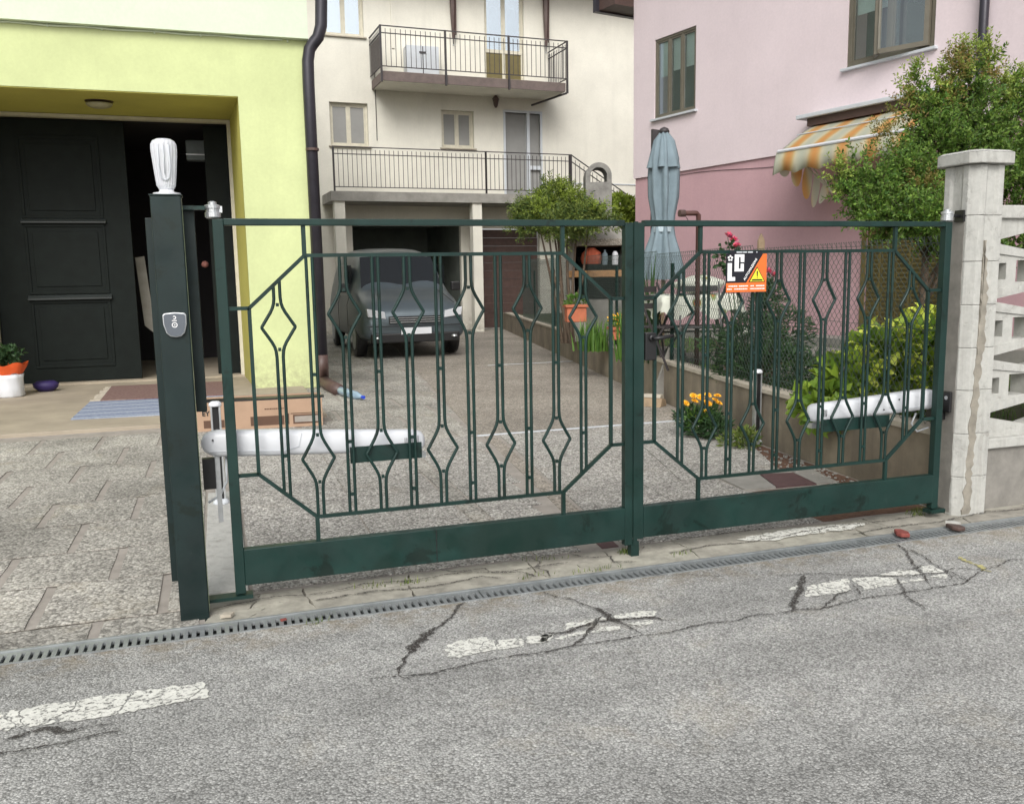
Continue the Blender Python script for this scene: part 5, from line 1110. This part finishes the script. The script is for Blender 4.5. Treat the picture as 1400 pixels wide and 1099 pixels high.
# closed parasol
u_ = at(908, 180, 10.3); um = thing('parasol', 'tall closed blue grey canvas parasol strapped shut in the garden', 'parasol', (u_.x, u_.y, GZ))
MB().lathe([(.022,0),(.022,2.60)], (0,0,0), 10).build('pole', m['wood'], um)
def folds(prof, n, amp, ph=0, seed=0):
    rnd = random.Random(seed); N = n*6; vs = []; mb = MB()
    for j, (r_, z) in enumerate(prof):
        for k in range(N):
            a = 2*math.pi*k/N; q = r_*(1+amp*math.cos(a*n+ph+j*.12)+.05*math.sin(a*3+j*.3)); vs.append((q*math.cos(a), q*math.sin(a), z))
    mb.add(vs, [(i*N+k, i*N+(k+1)%N, (i+1)*N+(k+1)%N, (i+1)*N+k) for i in range(len(prof)-1) for k in range(N)]); return mb
h_ = u_.z-GZ
cn = folds([(.225,h_-1.72),(.215,h_-1.60),(.175,h_-1.40),(.12,h_-1.20),(.105,h_-1.08),(.115,h_-.95),(.145,h_-.75),(.15,h_-.5),(.14,h_-.3),(.10,h_-.1),(.055,h_-.03)], 7, .30, 0, 1).build('canopy', m['umb'], um, smooth=True)
folds([(.175,h_-.42),(.15,h_-.30),(.11,h_-.14),(.05,h_-.015)], 6, .20, .8, 2).build('upper_flap', m['umb'], um, smooth=True)
MB().lathe([(.115,h_-1.16),(.118,h_-1.12),(.112,h_-1.06)], (0,0,0), 24).build('strap', pm('pale_strap', (.38,.46,.50), .8), um); MB().lathe([(.055,h_-.02),(.065,h_),(.05,h_+.03),(.01,h_+.05)], (0,0,0), 16).build('top_cap', m['iron'], um, smooth=True)
MB().lathe([(.28,0),(.28,.08),(.05,.12)], (0,0,0), 24).build('base', m['concrete'], um)
sp = at(897, 183, 10.7); st = MB().prismY([(-.06,-1.4),(.06,-1.4),(.062,.04),(-.058,.05)], -.02, .02).build('wooden_board', m['iron']); st.location = sp; tag(st, 'narrow dark board standing upright just behind the closed parasol', 'board')
# water pipe with horizontal arm
wp = thing('standpipe', 'rusty brown standpipe with a horizontal outlet arm in the garden', 'standpipe', (4.729, 4.368, GZ))
MB().tube([(0,0,0),(0,0,1.585),(-.02,.0,1.60),(-.16,.02,1.60)], .026, 10).build('pipe', pm('rusty_pipe', (.075,.03,.024), .7, .25, 12, .3), wp, smooth=True)
MB().lathe([(.036,0),(.036,.06)], (0,0,0), 10).build('outlet', m['brownmet'], wp).matrix_local = Matrix.Translation((-.15,.02,1.60)) @ Matrix.Rotation(R(-90), 4, 'Y')
MB().tube([(-.16,.02,1.60),(-.10,.02,1.52),(-.14,.02,1.48)], .004, 5).build('wire', m['iron'], wp)
# table with floral cloth
c0 = at(940, 400, 9.6); tb = thing('garden_table', 'garden table on black folding legs under the floral cloth', 'table', (c0.x+.05, c0.y, GZ), rz=-.2)
MB().box(-.42,.42,-.35,.35,.72,.75).build('tabletop', m['wood'], tb)
for s in (-1, 1):
    for d in (-1, 1): MB().bar((s*.38,-.3*d,0), (s*.30,.3*d,.72), .02, .02).build('leg', m['iron'], tb)
MB().bar((-.34,0,.36), (.34,0,.36), .02, .02).build('stretcher', m['iron'], tb)
t = NT('floral_cloth'); t.p.inputs['Roughness'].default_value = .9
v = t.n('ShaderNodeTexVoronoi'); v.inputs['Scale'].default_value = 5.5; t.l(t.pos, v.inputs['Vector']); c = t.ramp(v.outputs['Distance'], [(.16,(.50,.06,.03)),(.24,(.20,.26,.08)),(.32,(.58,.60,.52))]); t.col(c); m['floral'] = t.m
def cloth(name, w2, d2, z, drop, seed, n=26):
    rnd = random.Random(seed); mb = MB(); vs = []
    for i in range(n+1):
        for j in range(n+1):
            u, v = lerp(-1.35, 1.35, i/n), lerp(-1.35, 1.35, j/n); x, y = max(-1, min(1, u))*w2, max(-1, min(1, v))*d2
            ov = max(0, abs(u)-1)+max(0, abs(v)-1); zz = z-ov/.35*drop*(.8+.2*math.sin(u*7+v*5)); k = 1+ov*.12+ov*.1*math.sin(u*16+v*13)
            vs.append((x*k, y*k, zz+(.006*math.sin(u*9)*math.cos(v*8))))
    mb.v = vs; N = n+1; mb.f = [(i*N+j, (i+1)*N+j, (i+1)*N+j+1, i*N+j+1) for i in range(n) for j in range(n)]; return mb
cl_ = cloth('c', .44, .37, .765, .26, 4).build('tablecloth', m['floral'], None, smooth=True); cl_.location = tb.location; cl_.rotation_euler = tb.rotation_euler; tag(cl_, 'white tablecloth with red and green flowers draped over the garden table', 'tablecloth')
# folded cloth / chair cushion heaped on it
hp = at(972, 372, 9.4); mb = leafcloud([(0,0,0,.01,.01,.01)], 1, .01); mb = MB(); vs = []
N = 20
for j in range(11):
    ph_ = math.pi*j/10
    for k in range(N): a = 2*math.pi*k/N; q = math.sin(ph_)*(1+.12*math.sin(a*3+j)); vs.append((.30*q*math.cos(a), .22*q*math.sin(a), .09*math.cos(ph_)*(1+.2*math.sin(a*4))))
mb.add(vs, [(i*N+k, i*N+(k+1)%N, (i+1)*N+(k+1)%N, (i+1)*N+k) for i in range(10) for k in range(N)]); o_ = mb.build('cushion', m['floral'], None, smooth=True); o_.location = (tb.location.x+.10, tb.location.y, GZ+.87); tag(o_, 'bunched floral cushion lying on the garden tablecloth', 'cushion')
for i, (px, py, d) in enumerate(((905, 430, 9.3), (958, 440, 9.2))):
    c = at(px, py, d); ch = thing('folding_chair', ['black metal folding garden chair left of the table under the floral cloth', 'black metal folding garden chair right of the table, nearer the shrubs'][i], 'chair', (c.x, c.y, GZ), rz=.5-i*.9, group='black garden chairs')
    MB().box(-.2,.2,-.2,.2,.43,.45).build('seat', m['iron'], ch, bevel=.008)
    mb = MB(); [mb.box(-.2,.2,.205,.225,.62+k*.09,.68+k*.09) for k in range(3)]; mb.build('backrest', m['iron'], ch)
    for s in (-1, 1):
        MB().bar((s*.21,-.22,0), (s*.21,.21,.90), .018, .018).build('leg', m['iron'], ch); MB().bar((s*.20,.22,0), (s*.20,-.18,.46), .018, .018).build('leg', m['iron'], ch)
# masonry barbecue
q0 = at(818, 330, 13.3); bq = thing('barbecue', 'grey masonry garden barbecue with an arched chimney cap and brick shelf', 'barbecue', (5.55, 8.75, GZ), rz=-.31)
Z = lambda z: z-GZ
MB().box(-.46,.46,-.32,.35,0,.62).build('base', m['concrete'], bq)
for s in (-1, 1): MB().box(min(s*.38,s*.46), max(s*.38,s*.46), -.30,.35,.62,1.42).build('side_wall', m['concrete'], bq)
MB().box(-.379,.379,.28,.35,.62,1.42).build('back_wall', m['dark'], bq)
MB().box(-.50,.50,-.38,.38,1.42,1.52).build('lintel', m['bconc'], bq, bevel=.01); MB().add([(-.46,-.34,1.5205),(.46,-.34,1.5205),(.46,.34,1.5205),(-.46,.34,1.5205),(-.20,-.16,1.80),(.20,-.16,1.80),(.20,.2,1.80),(-.20,.2,1.80)], [(0,1,5,4),(1,2,6,5),(2,3,7,6),(3,0,4,7),(4,5,6,7)]).build('hood', m['concrete'], bq)
# chimney with a rounded top pierced by a round hole
r_, zc, hw = .19, 2.45, .195
poly = [(-hw,1.78),(hw,1.78)]+[(hw*math.cos(a), zc+hw*math.sin(a)) for a in [i*math.pi/16 for i in range(17)]]
inner = [(.125*math.cos(a), zc+.0+.125*math.sin(a)) for a in [i*math.pi/16 for i in range(17)]]
mb = MB(); y0, y1 = -.20, .20; outer = poly[2:]
for i in range(16):
    a, b_, c, d = outer[i], outer[i+1], inner[i+1], inner[i]; mb.prismY([a, b_, c, d], y0, y1)
mb.prismY([(-hw,1.78),(hw,1.78),(hw,zc-.0005),(.125,zc-.0005),(.125,zc-.09),(-.125,zc-.09),(-.125,zc-.0005),(-hw,zc-.0005)], y0, y1)
mb.build('chimney', pm('mottled_grey_cement', (.20,.195,.18), .95, .3, 9, .4, 60), bq)
for k in range(7): MB().box(-.375+k*.107, -.375+k*.107+.1, -.34,.27,.98,1.04).build('brick', m['brick'], bq)
MB().box(-.5,.5,-.36,-.33,.96,1.06).build('shelf_edge', m['brick'], bq, bevel=.01)
def smallthing(name, label, cat, px, py, d, prof, mat, n=12, grp=None):
    c = at(px, py, d); o_ = MB().lathe(prof, (0,0,0), n).build(name, m[mat], None, smooth=False); o_.location = c; return tag(o_, label, cat, grp)
smallthing('storage_jar', 'pale blue bottle on the barbecue shelf, left of the white jar', 'jar', 827, 362, 13.15, [(.04,0),(.045,.10),(.04,.16),(.015,.19),(.015,.22)], 'umb')
smallthing('storage_jar', 'white jar on the barbecue shelf, right of the blue bottle', 'jar', 841, 362, 13.15, [(.045,0),(.05,.12),(.04,.17),(.02,.2)], 'white')
c = at(809, 350, 13.15); o_ = folds([(.12,-.12),(.14,-.04),(.12,.05),(.04,.12)], 5, .2).build('orange_cloth', pm('rust_cloth', (.45,.10,.05), .9), None, smooth=True); o_.location = c; tag(o_, 'rust orange cloth hanging in the barbecue opening', 'cloth')
# terracotta planters standing at the fence
for i, (px, py, d, w_, h2) in enumerate(((787, 440, 12.2, .16, .24), (846, 464, 11.2, .13, .16))):
    c = at(px, py, d); pp_ = thing('planter', ['square terracotta planter behind the fence, left of the bright green plants', 'terracotta planter with orange flowers behind the fence, beside the central gate stile'][i], 'planter', (c.x, c.y, c.z), rz=-.2, group='terracotta planters')
    MB().prismZ([(-w_*.85,-.1),(w_*.85,-.1),(w_*.85,.1),(-w_*.85,.1)], 0, h2-.04).build('pot', m['terra'], pp_, bevel=.01); MB().box(-w_,w_,-.125,.125,h2-.0395,h2).build('rim', m['terra'], pp_, bevel=.008)
    rq = random.Random(i+60)
    leafcloud([(0,0,h2+.04,w_,.1,.09)], 260, .05, rnd=rq, asp=.6).build('leaves', m['grass'], pp_)
    if i: leafcloud([(0,0,h2+.10,w_,.1,.07)], 90, .03, rnd=rq, asp=.9).build('flowers', m['mari'], pp_)
def blades(name, label, cat, x, y, z, n, h, spread, mat='grass', w_=.006, grp=None):
    rq = random.Random(int(x*100)); mb = MB()
    for k in range(n): blade(mb, rq.gauss(0, spread), rq.gauss(0, spread), 0, h*rq.uniform(.6,1.1), rq.uniform(0,6.3), w_, rq.uniform(.05,.25)*h*1.6)
    o_ = mb.build(name, m[mat], None); o_.location = (x, y, z); return tag(o_, label, cat, grp)
c = at(812, 470, 11.6); blades('lily_plant', 'bright green clump of strap leaves behind the fence between the two terracotta planters', 'plant', c.x, c.y, GZ, 160, .42, .10, w_=.012)
c = at(868, 470, 10.2); blades('lily_plant', 'fresh green clump of long leaves directly behind the central gate stile', 'plant', c.x, c.y, GZ, 150, .60, .10, w_=.012)
c = at(888, 450, 9.8); mb = MB(); rq = random.Random(2)
for k in range(9): blade(mb, rq.gauss(0,.03), rq.gauss(0,.03), 0, rq.uniform(.9,1.35), rq.uniform(0,6.3), .03, rq.uniform(.05,.2))
o_ = mb.build('agave', m['dkleaf'], None); o_.location = (c.x, c.y, GZ); tag(o_, 'tall narrow dark green leaves rising in front of the closed parasol', 'plant')
def shrub(name, label, cat, base, blobs, n, size, mat, rnd, asp=.5, stems=6, part='foliage', up=.2, extra=None):
    t = thing(name, label, cat, base); B = Vector(base)
    bl = [(b_[0]-B.x, b_[1]-B.y, b_[2]-B.z, b_[3], b_[4], b_[5]) for b_ in blobs]
    mb = leafcloud(bl, n, size, rnd=rnd, asp=asp, up=up); mb.build(part, m[mat], t)
    mb = MB()
    for k in range(stems):
        b_ = bl[k % len(bl)]; p = (rnd.gauss(0,.03), rnd.gauss(0,.03), 0); e = (b_[0]+rnd.gauss(0,b_[3]*.3), b_[1]+rnd.gauss(0,b_[4]*.3), b_[2]+b_[5]*.3); mdl = ((p[0]+e[0])/2+rnd.gauss(0,.05), (p[1]+e[1])/2+rnd.gauss(0,.05), e[2]*.5)
        mb.tube([p, mdl, e], [.012,.009,.005], 6)
    mb.build('stems', m['bark'], t); return t
def blob(px, py, d, r_, rz=None, ry=None):
    c = at(px, py, d); rw = r_*d/F; return (c.x, c.y, c.z, rw, (ry or rw), (rz or r_)*d/F)
rq = random.Random(31)
b_ = at(775, 330, 12.8)
jb = thing('juniper_bush', 'yellow tipped juniper bush above the gate bar left of the barbecue chimney', 'bush', (b_.x, b_.y, GZ)); B = Vector((b_.x, b_.y, GZ))
def jn(n_, size_, mat_, part_, bl_, seed_, per_=14, out_=1.0):
    cm_, tw_ = sprays([(q[0]-B.x, q[1]-B.y, q[2]-B.z, q[3], q[4], q[5]) for q in bl_], n_, size_, random.Random(seed_), per_, .32, out_); cm_.build(part_, m[mat_], jb); return tw_
JB = [blob(745,296,12.8,22,22), blob(768,276,12.8,20,16), blob(760,262,12.8,12,12), blob(795,292,12.7,22,18), blob(785,270,12.7,12,10), blob(822,302,12.6,16,10), blob(752,312,12.8,28,10), blob(790,308,12.6,34,10), blob(735,275,12.9,10,16), blob(812,288,12.6,10,10), blob(775,300,12.5,30,20), blob(722,292,13,20,20), blob(716,306,13,20,14), blob(748,256,12.9,7,9), blob(830,312,12.7,12,8), blob(770,318,12.4,22,6)]
tw_j = None

b_ = at(850, 300, 16.5)
shrub('laurel_bush', 'lighter yellow green bush below the stair rail right of the barbecue chimney', 'bush', (b_.x, b_.y, GZ), [blob(848,285,16.5,20,16), blob(856,300,16.5,14,14), blob(845,300,16.5,16,12)], 1300, .11, 'yell', rq, .6)
b_ = at(1040, 540, 7.6)
dsh = shrub('dark_shrub', 'dense dark green shrub with thin leaves behind the fence below the warning sign', 'shrub', (b_.x, b_.y, GZ), [blob(1030,470,7.7,44,40), blob(1075,455,7.9,34,34), blob(1060,505,7.5,50,34), blob(1010,505,7.9,34,26), blob(1050,420,8.0,24,26), blob(985,470,8.2,26,24), blob(1110,505,7.8,26,20)], 5200, .075, 'dkleaf', rq, .22, 16)
rs_ = thing('rose_bush', 'rose bush with pink flowers above the fence top beside the warning sign', 'rose bush', tuple(at(1020, 500, 7.6)*1)[:2]+(GZ,)); B = rs_.location
mb = MB(); fl = [(995,324,7.5),(1008,338,7.5),(1003,330,7.55),(1050,373,7.6),(1044,380,7.6),(1057,378,7.65)]
for (px, py, d) in fl+[(1030,350,7.6),(990,360,7.6),(1070,400,7.8)]:
    c = at(px, py, d)-B; mb.tube([(rq.gauss(0,.04), rq.gauss(0,.04), 0), (c.x*.6, c.y*.6, c.z*.55), (c.x, c.y, c.z)], [.008,.005,.003], 5)
mb.build('stems', m['dkleaf'], rs_); leafcloud([tuple(at(px, py+28, d)-B)+(.10,.08,.14) for px, py, d in fl], 420, .05, rnd=rq, asp=.65).build('leaves', m['dkleaf'], rs_)
for (px, py, d) in fl:
    c = at(px, py, d)-B; mb = MB()
    for lay, (rr2, nn_, tz) in enumerate(((.014,4,.02),(.028,6,.015),(.040,7,.0))):
        for k in range(nn_):
            a = 2*math.pi*k/nn_+lay*.5; ca, sa = math.cos(a), math.sin(a); w2 = rr2*.75
            mb.add([(ca*.004,sa*.004,0),(ca*rr2*.7-sa*w2,sa*rr2*.7+ca*w2,tz+.012),(ca*rr2*1.15,sa*rr2*1.15,tz+.03-lay*.008),(ca*rr2*.7+sa*w2,sa*rr2*.7-ca*w2,tz+.012)], [(0,1,2),(0,2,3)])
    o_ = mb.build('rose', m['rosep'], rs_); o_.location = c; o_.rotation_euler = (rq.uniform(-.6,.9), rq.uniform(-.5,.5), rq.uniform(0,6))
c = at(1040, 345, 7.9); o_ = MB().prismY([(-.035,-1.0),(.035,-1.0),(.035,.10),(.0,.165),(-.03,.10)], -.01, .01).build('wooden_stake', m['wood']); o_.location = c; tag(o_, 'grey pointed wooden stake rising behind the warning sign', 'stake')
# hydrangea: big lime leaves, each its own
hy = thing('hydrangea', 'bushy plant with big lime green leaves just behind the right gate leaf', 'plant', (4.55, 1.35, GZ)); B = hy.location
def bigleaf(L=.11, W_=.075):
    vs = []; n = 5
    for i in range(n+1):
        u = i/n; w_ = W_*.5*math.sin(math.pi*min(1, u**.8))**.8 if 0 < u < 1 else 0; z = .012*math.sin(u*3.1)-.03*u*u
        vs += [(-w_, u*L, z+w_*.35), (0, u*L, z), (w_, u*L, z+w_*.35)]
    fs = []
    for i in range(n): a = i*3; fs += [(a, a+1, a+4, a+3), (a+1, a+2, a+5, a+4)]
    me = bpy.data.meshes.new('leaf'); me.from_pydata(vs, [], fs); me.materials.append(m['hyd']); me.polygons.foreach_set('use_smooth', [True]*len(me.polygons)); return me
lm_ = [bigleaf(), bigleaf(.09,.07), bigleaf(.13,.08)]
bls = [blob(1130,545,6.0,34,26,.25), blob(1165,515,6.1,36,34,.3), blob(1205,485,6.2,40,40,.3), blob(1250,480,6.3,36,46,.3), blob(1235,530,6.1,50,34,.3), blob(1165,560,5.9,40,18,.2), blob(1268,450,6.4,16,26,.2), blob(1125,560,5.9,22,16,.15)]
cntl = 0
while cntl < 300:
    q = bls[rq.randrange(len(bls)-1) if rq.random() < .9 else -1]; d = Vector((rq.gauss(0,1), rq.gauss(-.35,1), rq.gauss(.35,.9))).normalized()
    c = Vector((q[0]+d.x*q[3]*rq.uniform(.75,1.05), q[1]+d.y*q[4]*rq.uniform(.7,1.05), q[2]+d.z*q[5]*rq.uniform(.75,1.05)))
    if c.x < wx(c.y)+.10 or c.z < .45: continue
    out = (d+Vector((rq.gauss(0,.4), rq.gauss(-.2,.4), rq.gauss(-.1,.3)))).normalized(); nn = (Vector((0,-.25,1))+Vector((rq.gauss(0,.35), rq.gauss(0,.35), 0))+d*.5).normalized()
    X_a = out.cross(nn).normalized(); nn = X_a.cross(out)
    o_ = bpy.data.objects.new('leaf', lm_[cntl % 3]); COL.objects.link(o_); o_.parent = hy
    s_ = rq.uniform(.5, .95); Mx = Matrix((X_a, out, nn)).transposed().to_4x4(); Mx.translation = c-Vector(B)
    o_.matrix_local = Mx @ Matrix.Scale(s_, 4); cntl += 1
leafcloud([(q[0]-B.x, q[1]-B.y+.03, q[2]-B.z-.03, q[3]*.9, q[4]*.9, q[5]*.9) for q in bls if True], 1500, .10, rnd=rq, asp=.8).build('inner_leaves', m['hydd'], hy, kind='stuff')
# marigolds and a small variegated plant at the wall foot
mg = thing('marigold', 'orange yellow marigolds growing at the foot of the garden wall', 'flowers', (3.76, 2.62, 0)); B = mg.location
leafcloud([(0,0,.10,.15,.14,.10),(.05,-.15,.09,.12,.12,.09),(-.06,.1,.16,.12,.1,.09),(.02,-.05,.2,.12,.1,.06)], 1300, .06, rnd=rq, asp=.28, up=.5).build('leaves', m['dkleaf'], mg)
leafcloud([(0,0,.14,.13,.12,.09)], 350, .06, rnd=rq, asp=.28, up=.7).build('leaves', m['grass'], mg)
for (px, py) in ((938,551),(958,543),(968,540),(981,541),(969,552),(983,551),(950,548),(967,563),(956,569),(966,550),(978,547),(948,541)):
    c = at(px, py, 7.25)-B; mb = MB()
    for lay in range(3):
        r2 = .030-.008*lay; n2 = 12
        for k in range(n2):
            a = 2*math.pi*(k+lay*.5)/n2; ca, sa = math.cos(a), math.sin(a); mb.add([(0,0,.003*lay),(ca*r2-sa*.006,sa*r2+ca*.006,.006*lay+.004),(ca*r2*1.1,sa*r2*1.1,.004*lay),(ca*r2+sa*.006,sa*r2-ca*.006,.006*lay+.004)], [(0,1,2),(0,2,3)])
    o_ = mb.build('flower', m['mari'], mg); o_.location = c; o_.rotation_euler = (rq.uniform(.2,.9), rq.uniform(-.4,.4), 0)
    MB().tube([(c.x*.7, c.y*.7, .05), (c.x, c.y, c.z)], .0025, 4).build('stem', m['grass'], mg)
sm_ = thing('small_plant', 'small variegated low plant between the marigolds and the sensor post', 'plant', (3.83, 2.08, 0)); leafcloud([(0,0,.06,.12,.10,.06),(-.08,.08,.05,.08,.08,.05),(.04,.05,.09,.08,.08,.05)], 420, .055, rnd=rq, asp=.3, up=.5).build('leaves', m['jun'], sm_)
# leaning board and split log by the wall
lb = MB().prismZ([(-.09,-.02),(.09,-.02),(.08,.02),(-.08,.02)], 0, .60).build('leaning_slab', m['concrete'])
lb.location = (4.36, 4.55, .0); lb.rotation_euler = (0, .42, .2); tag(lb, 'pale cement slab leaning against the garden wall behind the marigolds', 'slab')
lg = thing('split_log', 'split pale log lying on the driveway in front of the garden wall', 'log', (4.22, 4.35, 0), rz=.7)
MB().prismY([(-.09,0),(.09,.0),(.06,.07),(-.04,.09)], -.11, .11).build('log', m['wood'], lg, bevel=.006); MB().prismY([(-.05,.091),(.07,.075),(.05,.12),(-.02,.125)], -.09, .10).build('top_piece', m['cap'], lg, bevel=.006)
# ---- tree behind the pillar ------------------------------------------------------
TB = at(1262, 470, 7.6); tr = thing('pomegranate_tree', 'bushy small leaved tree with reddish shoot tips rising behind the white pillar', 'tree', (TB.x, TB.y, GZ)); B = Vector((TB.x, TB.y, GZ))
crown = [blob(1186,258,7.3,38,26), blob(1238,240,7.4,44,34), blob(1285,205,7.5,52,48), blob(1330,180,7.6,44,52), blob(1335,235,7.6,50,44), blob(1380,230,7.8,42,60), blob(1390,160,7.8,26,40), blob(1325,125,7.6,18,44), blob(1266,165,7.5,16,28), blob(1285,150,7.6,24,26), blob(1205,285,7.2,40,22), blob(1255,285,7.3,46,30), blob(1310,285,7.5,40,36), blob(1172,222,7.3,9,12), blob(1170,265,7.2,20,18), blob(1345,95,7.6,10,20), blob(1235,295,7.1,48,24), blob(1190,300,7.1,26,12), blob(1270,300,7.0,34,26), blob(1300,330,7.5,34,26), blob(1385,320,7.8,34,40), blob(1440,260,7.8,40,60), blob(1255,135,7.5,9,22), blob(1215,325,7.3,14,10), blob(1148,262,7.2,9,9), blob(1392,130,7.8,10,24), blob(1270,320,7.4,26,18)]
cb_ = [(q[0]-B.x, q[1]-B.y, q[2]-B.z, q[3], q[4]*1.0, q[5]) for q in crown]
def sprays(bl, n, size, rnd, per=16, asp=.42, out=1.0):
    """leaves set along short twigs, so the outline is ragged and the crown has gaps"""
    mb = MB(); tw = MB(); ws = [b_[3]*b_[4]*b_[5] for b_ in bl]; ws = [w_**.75 for w_ in ws]; tot = sum(ws); V, Fc = mb.v, mb.f
    for b_, w_ in zip(bl, ws):
        for _ in range(max(2, int(n*w_/tot))):
            d = Vector((rnd.gauss(0,1), rnd.gauss(0,1), rnd.gauss(0,1))).normalized(); k0 = rnd.uniform(.25, .92)
            p = Vector((b_[0]+d.x*b_[3]*k0, b_[1]+d.y*b_[4]*k0, b_[2]+d.z*b_[5]*k0))
            dr_ = (d*.9+Vector((rnd.gauss(0,.45), rnd.gauss(0,.45), rnd.gauss(.45,.4)))).normalized(); L = rnd.uniform(.09,.22)*out
            side = dr_.orthogonal().normalized()
            tw.tube([p-dr_*.03, p+dr_*L], [.0022,.001], 3, cap=False)
            for i in range(per):
                t_ = (i+rnd.random())/per; c = p+dr_*L*t_; a = (Matrix.Rotation(i*2.4+rnd.random(), 3, dr_) @ side+dr_*rnd.uniform(.4,1.1)).normalized()
                s2 = a.cross(Vector((rnd.gauss(0,1), rnd.gauss(0,1), rnd.gauss(0,1)))).normalized(); nn = a.cross(s2); l_ = size*rnd.uniform(.6,1.2)*(1-.3*t_); wd = l_*asp*.5; j = len(V)
                V.append(tuple(c)); V.append(tuple(c+a*l_*.5+s2*wd+nn*wd*.4)); V.append(tuple(c+a*l_)); V.append(tuple(c+a*l_*.5-s2*wd+nn*wd*.4)); Fc.append((j,j+1,j+2)); Fc.append((j,j+2,j+3))
    return mb, tw
cm, tw = sprays(cb_, 3100, .054, rq, asp=.46); cm.build('crown', m['tree1'], tr); tw.build('twigs', m['bark'], tr)
tips = [blob(1305,95,7.5,16,26), blob(1240,150,7.5,14,18), blob(1300,130,7.5,14,20), blob(1255,250,7.25,18,14), blob(1350,110,7.6,12,20), blob(1210,190,7.4,14,16), blob(1270,255,7.25,20,12)]
cm, tw = sprays([(q[0]-B.x, q[1]-B.y, q[2]-B.z, q[3], q[4], q[5]) for q in tips], 230, .042, rq, 14); cm.build('shoot_tips', m['tree2'], tr)
def limb(pts, r0, r1):
    P_ = [at(*p)-B for p in pts]; n = len(P_); MB().tube([tuple(p) for p in P_], [lerp(r0, r1, i/(n-1)) for i in range(n)], 8).build('limb', m['bark'], tr, smooth=True)
g0_ = Vector((0,0,0))
MB().tube([(0,0,-.05), (.01,0,.25), tuple(at(1262,400,7.55)-B), tuple(at(1266,350,7.5)-B)], [.045,.038,.034,.03], 10).build('trunk', m['bark'], tr, smooth=True)
limb([(1266,350,7.5),(1282,300,7.5),(1300,240,7.5),(1318,170,7.6),(1325,110,7.6)], .028, .006); limb([(1266,352,7.5),(1245,310,7.45),(1222,270,7.4),(1195,235,7.3)], .024, .006)
limb([(1264,400,7.55),(1290,350,7.6),(1320,290,7.65),(1360,230,7.7),(1385,180,7.8)], .026, .006); limb([(1282,300,7.5),(1262,240,7.5),(1245,170,7.5)], .016, .004); limb([(1262,420,7.55),(1283,380,7.5),(1289,330,7.4),(1280,280,7.4)], .02, .008)
sh = [blob(1313,90,7.55,7,30), blob(1250,120,7.5,6,30), blob(1352,85,7.6,6,28), blob(1395,120,7.8,7,30), blob(1285,115,7.5,6,22), blob(1372,130,7.7,7,28), blob(1145,240,7.2,6,18), blob(1335,70,7.55,4,14)]
cm, tw = sprays([(q[0]-B.x, q[1]-B.y, q[2]-B.z, q[3], q[4], q[5]) for q in sh], 260, .05, rq, 14, .46, .9); cm.build('shoots', m['tree3'], tr); tw.build('shoot_stems', m['bark'], tr, kind='stuff')
limb([(1300,240,7.5),(1275,190,7.55),(1282,150,7.6)], .012, .004)
B = Vector(jb.location); jn(1150, .075, 'jun', 'foliage', JB, 5, 16, 1.1)
jn(170, .07, 'yell', 'light_tips', [blob(760,262,12.75,14,12), blob(745,285,12.7,18,14), blob(785,275,12.6,16,10), blob(812,290,12.5,12,10)], 6, 14, 1.1)
mb = MB()
for (px, py) in ((748,300),(760,290),(775,300),(790,300),(735,300),(805,305),(765,310),(755,305)):
    e = at(px, py, 12.75)-B; mb.tube([(rq.gauss(0,.06), rq.gauss(0,.06), 0), (e.x*.6+rq.gauss(0,.05), e.y*.6, e.z*.55), tuple(e)], [.03,.02,.008], 6)
mb.build('stems', m['bark'], jb)
# grass/ground cover in the garden
mb = MB()
for k in range(5200):
    y = rq.uniform(.3, 9); x = rq.uniform(wx(y)+.16, wx(y)+3.2); blade(mb, x, y, GZ, rq.uniform(.03,.09), rq.uniform(0,6.3), .004, rq.uniform(.01,.04))
gs = mb.build('grass', m['grass'], None, kind='stuff'); tag(gs, 'patchy grass covering the garden soil behind the low wall', 'grass', kind='stuff')
st_ = MB().box(4.75, 6.9, 2.9, 3.6, GZ, GZ+.06); st_.box(5.0, 7.2, 4.7, 5.6, GZ, GZ+.05); st_.build('garden_path', m['concrete'], None, kind='structure')
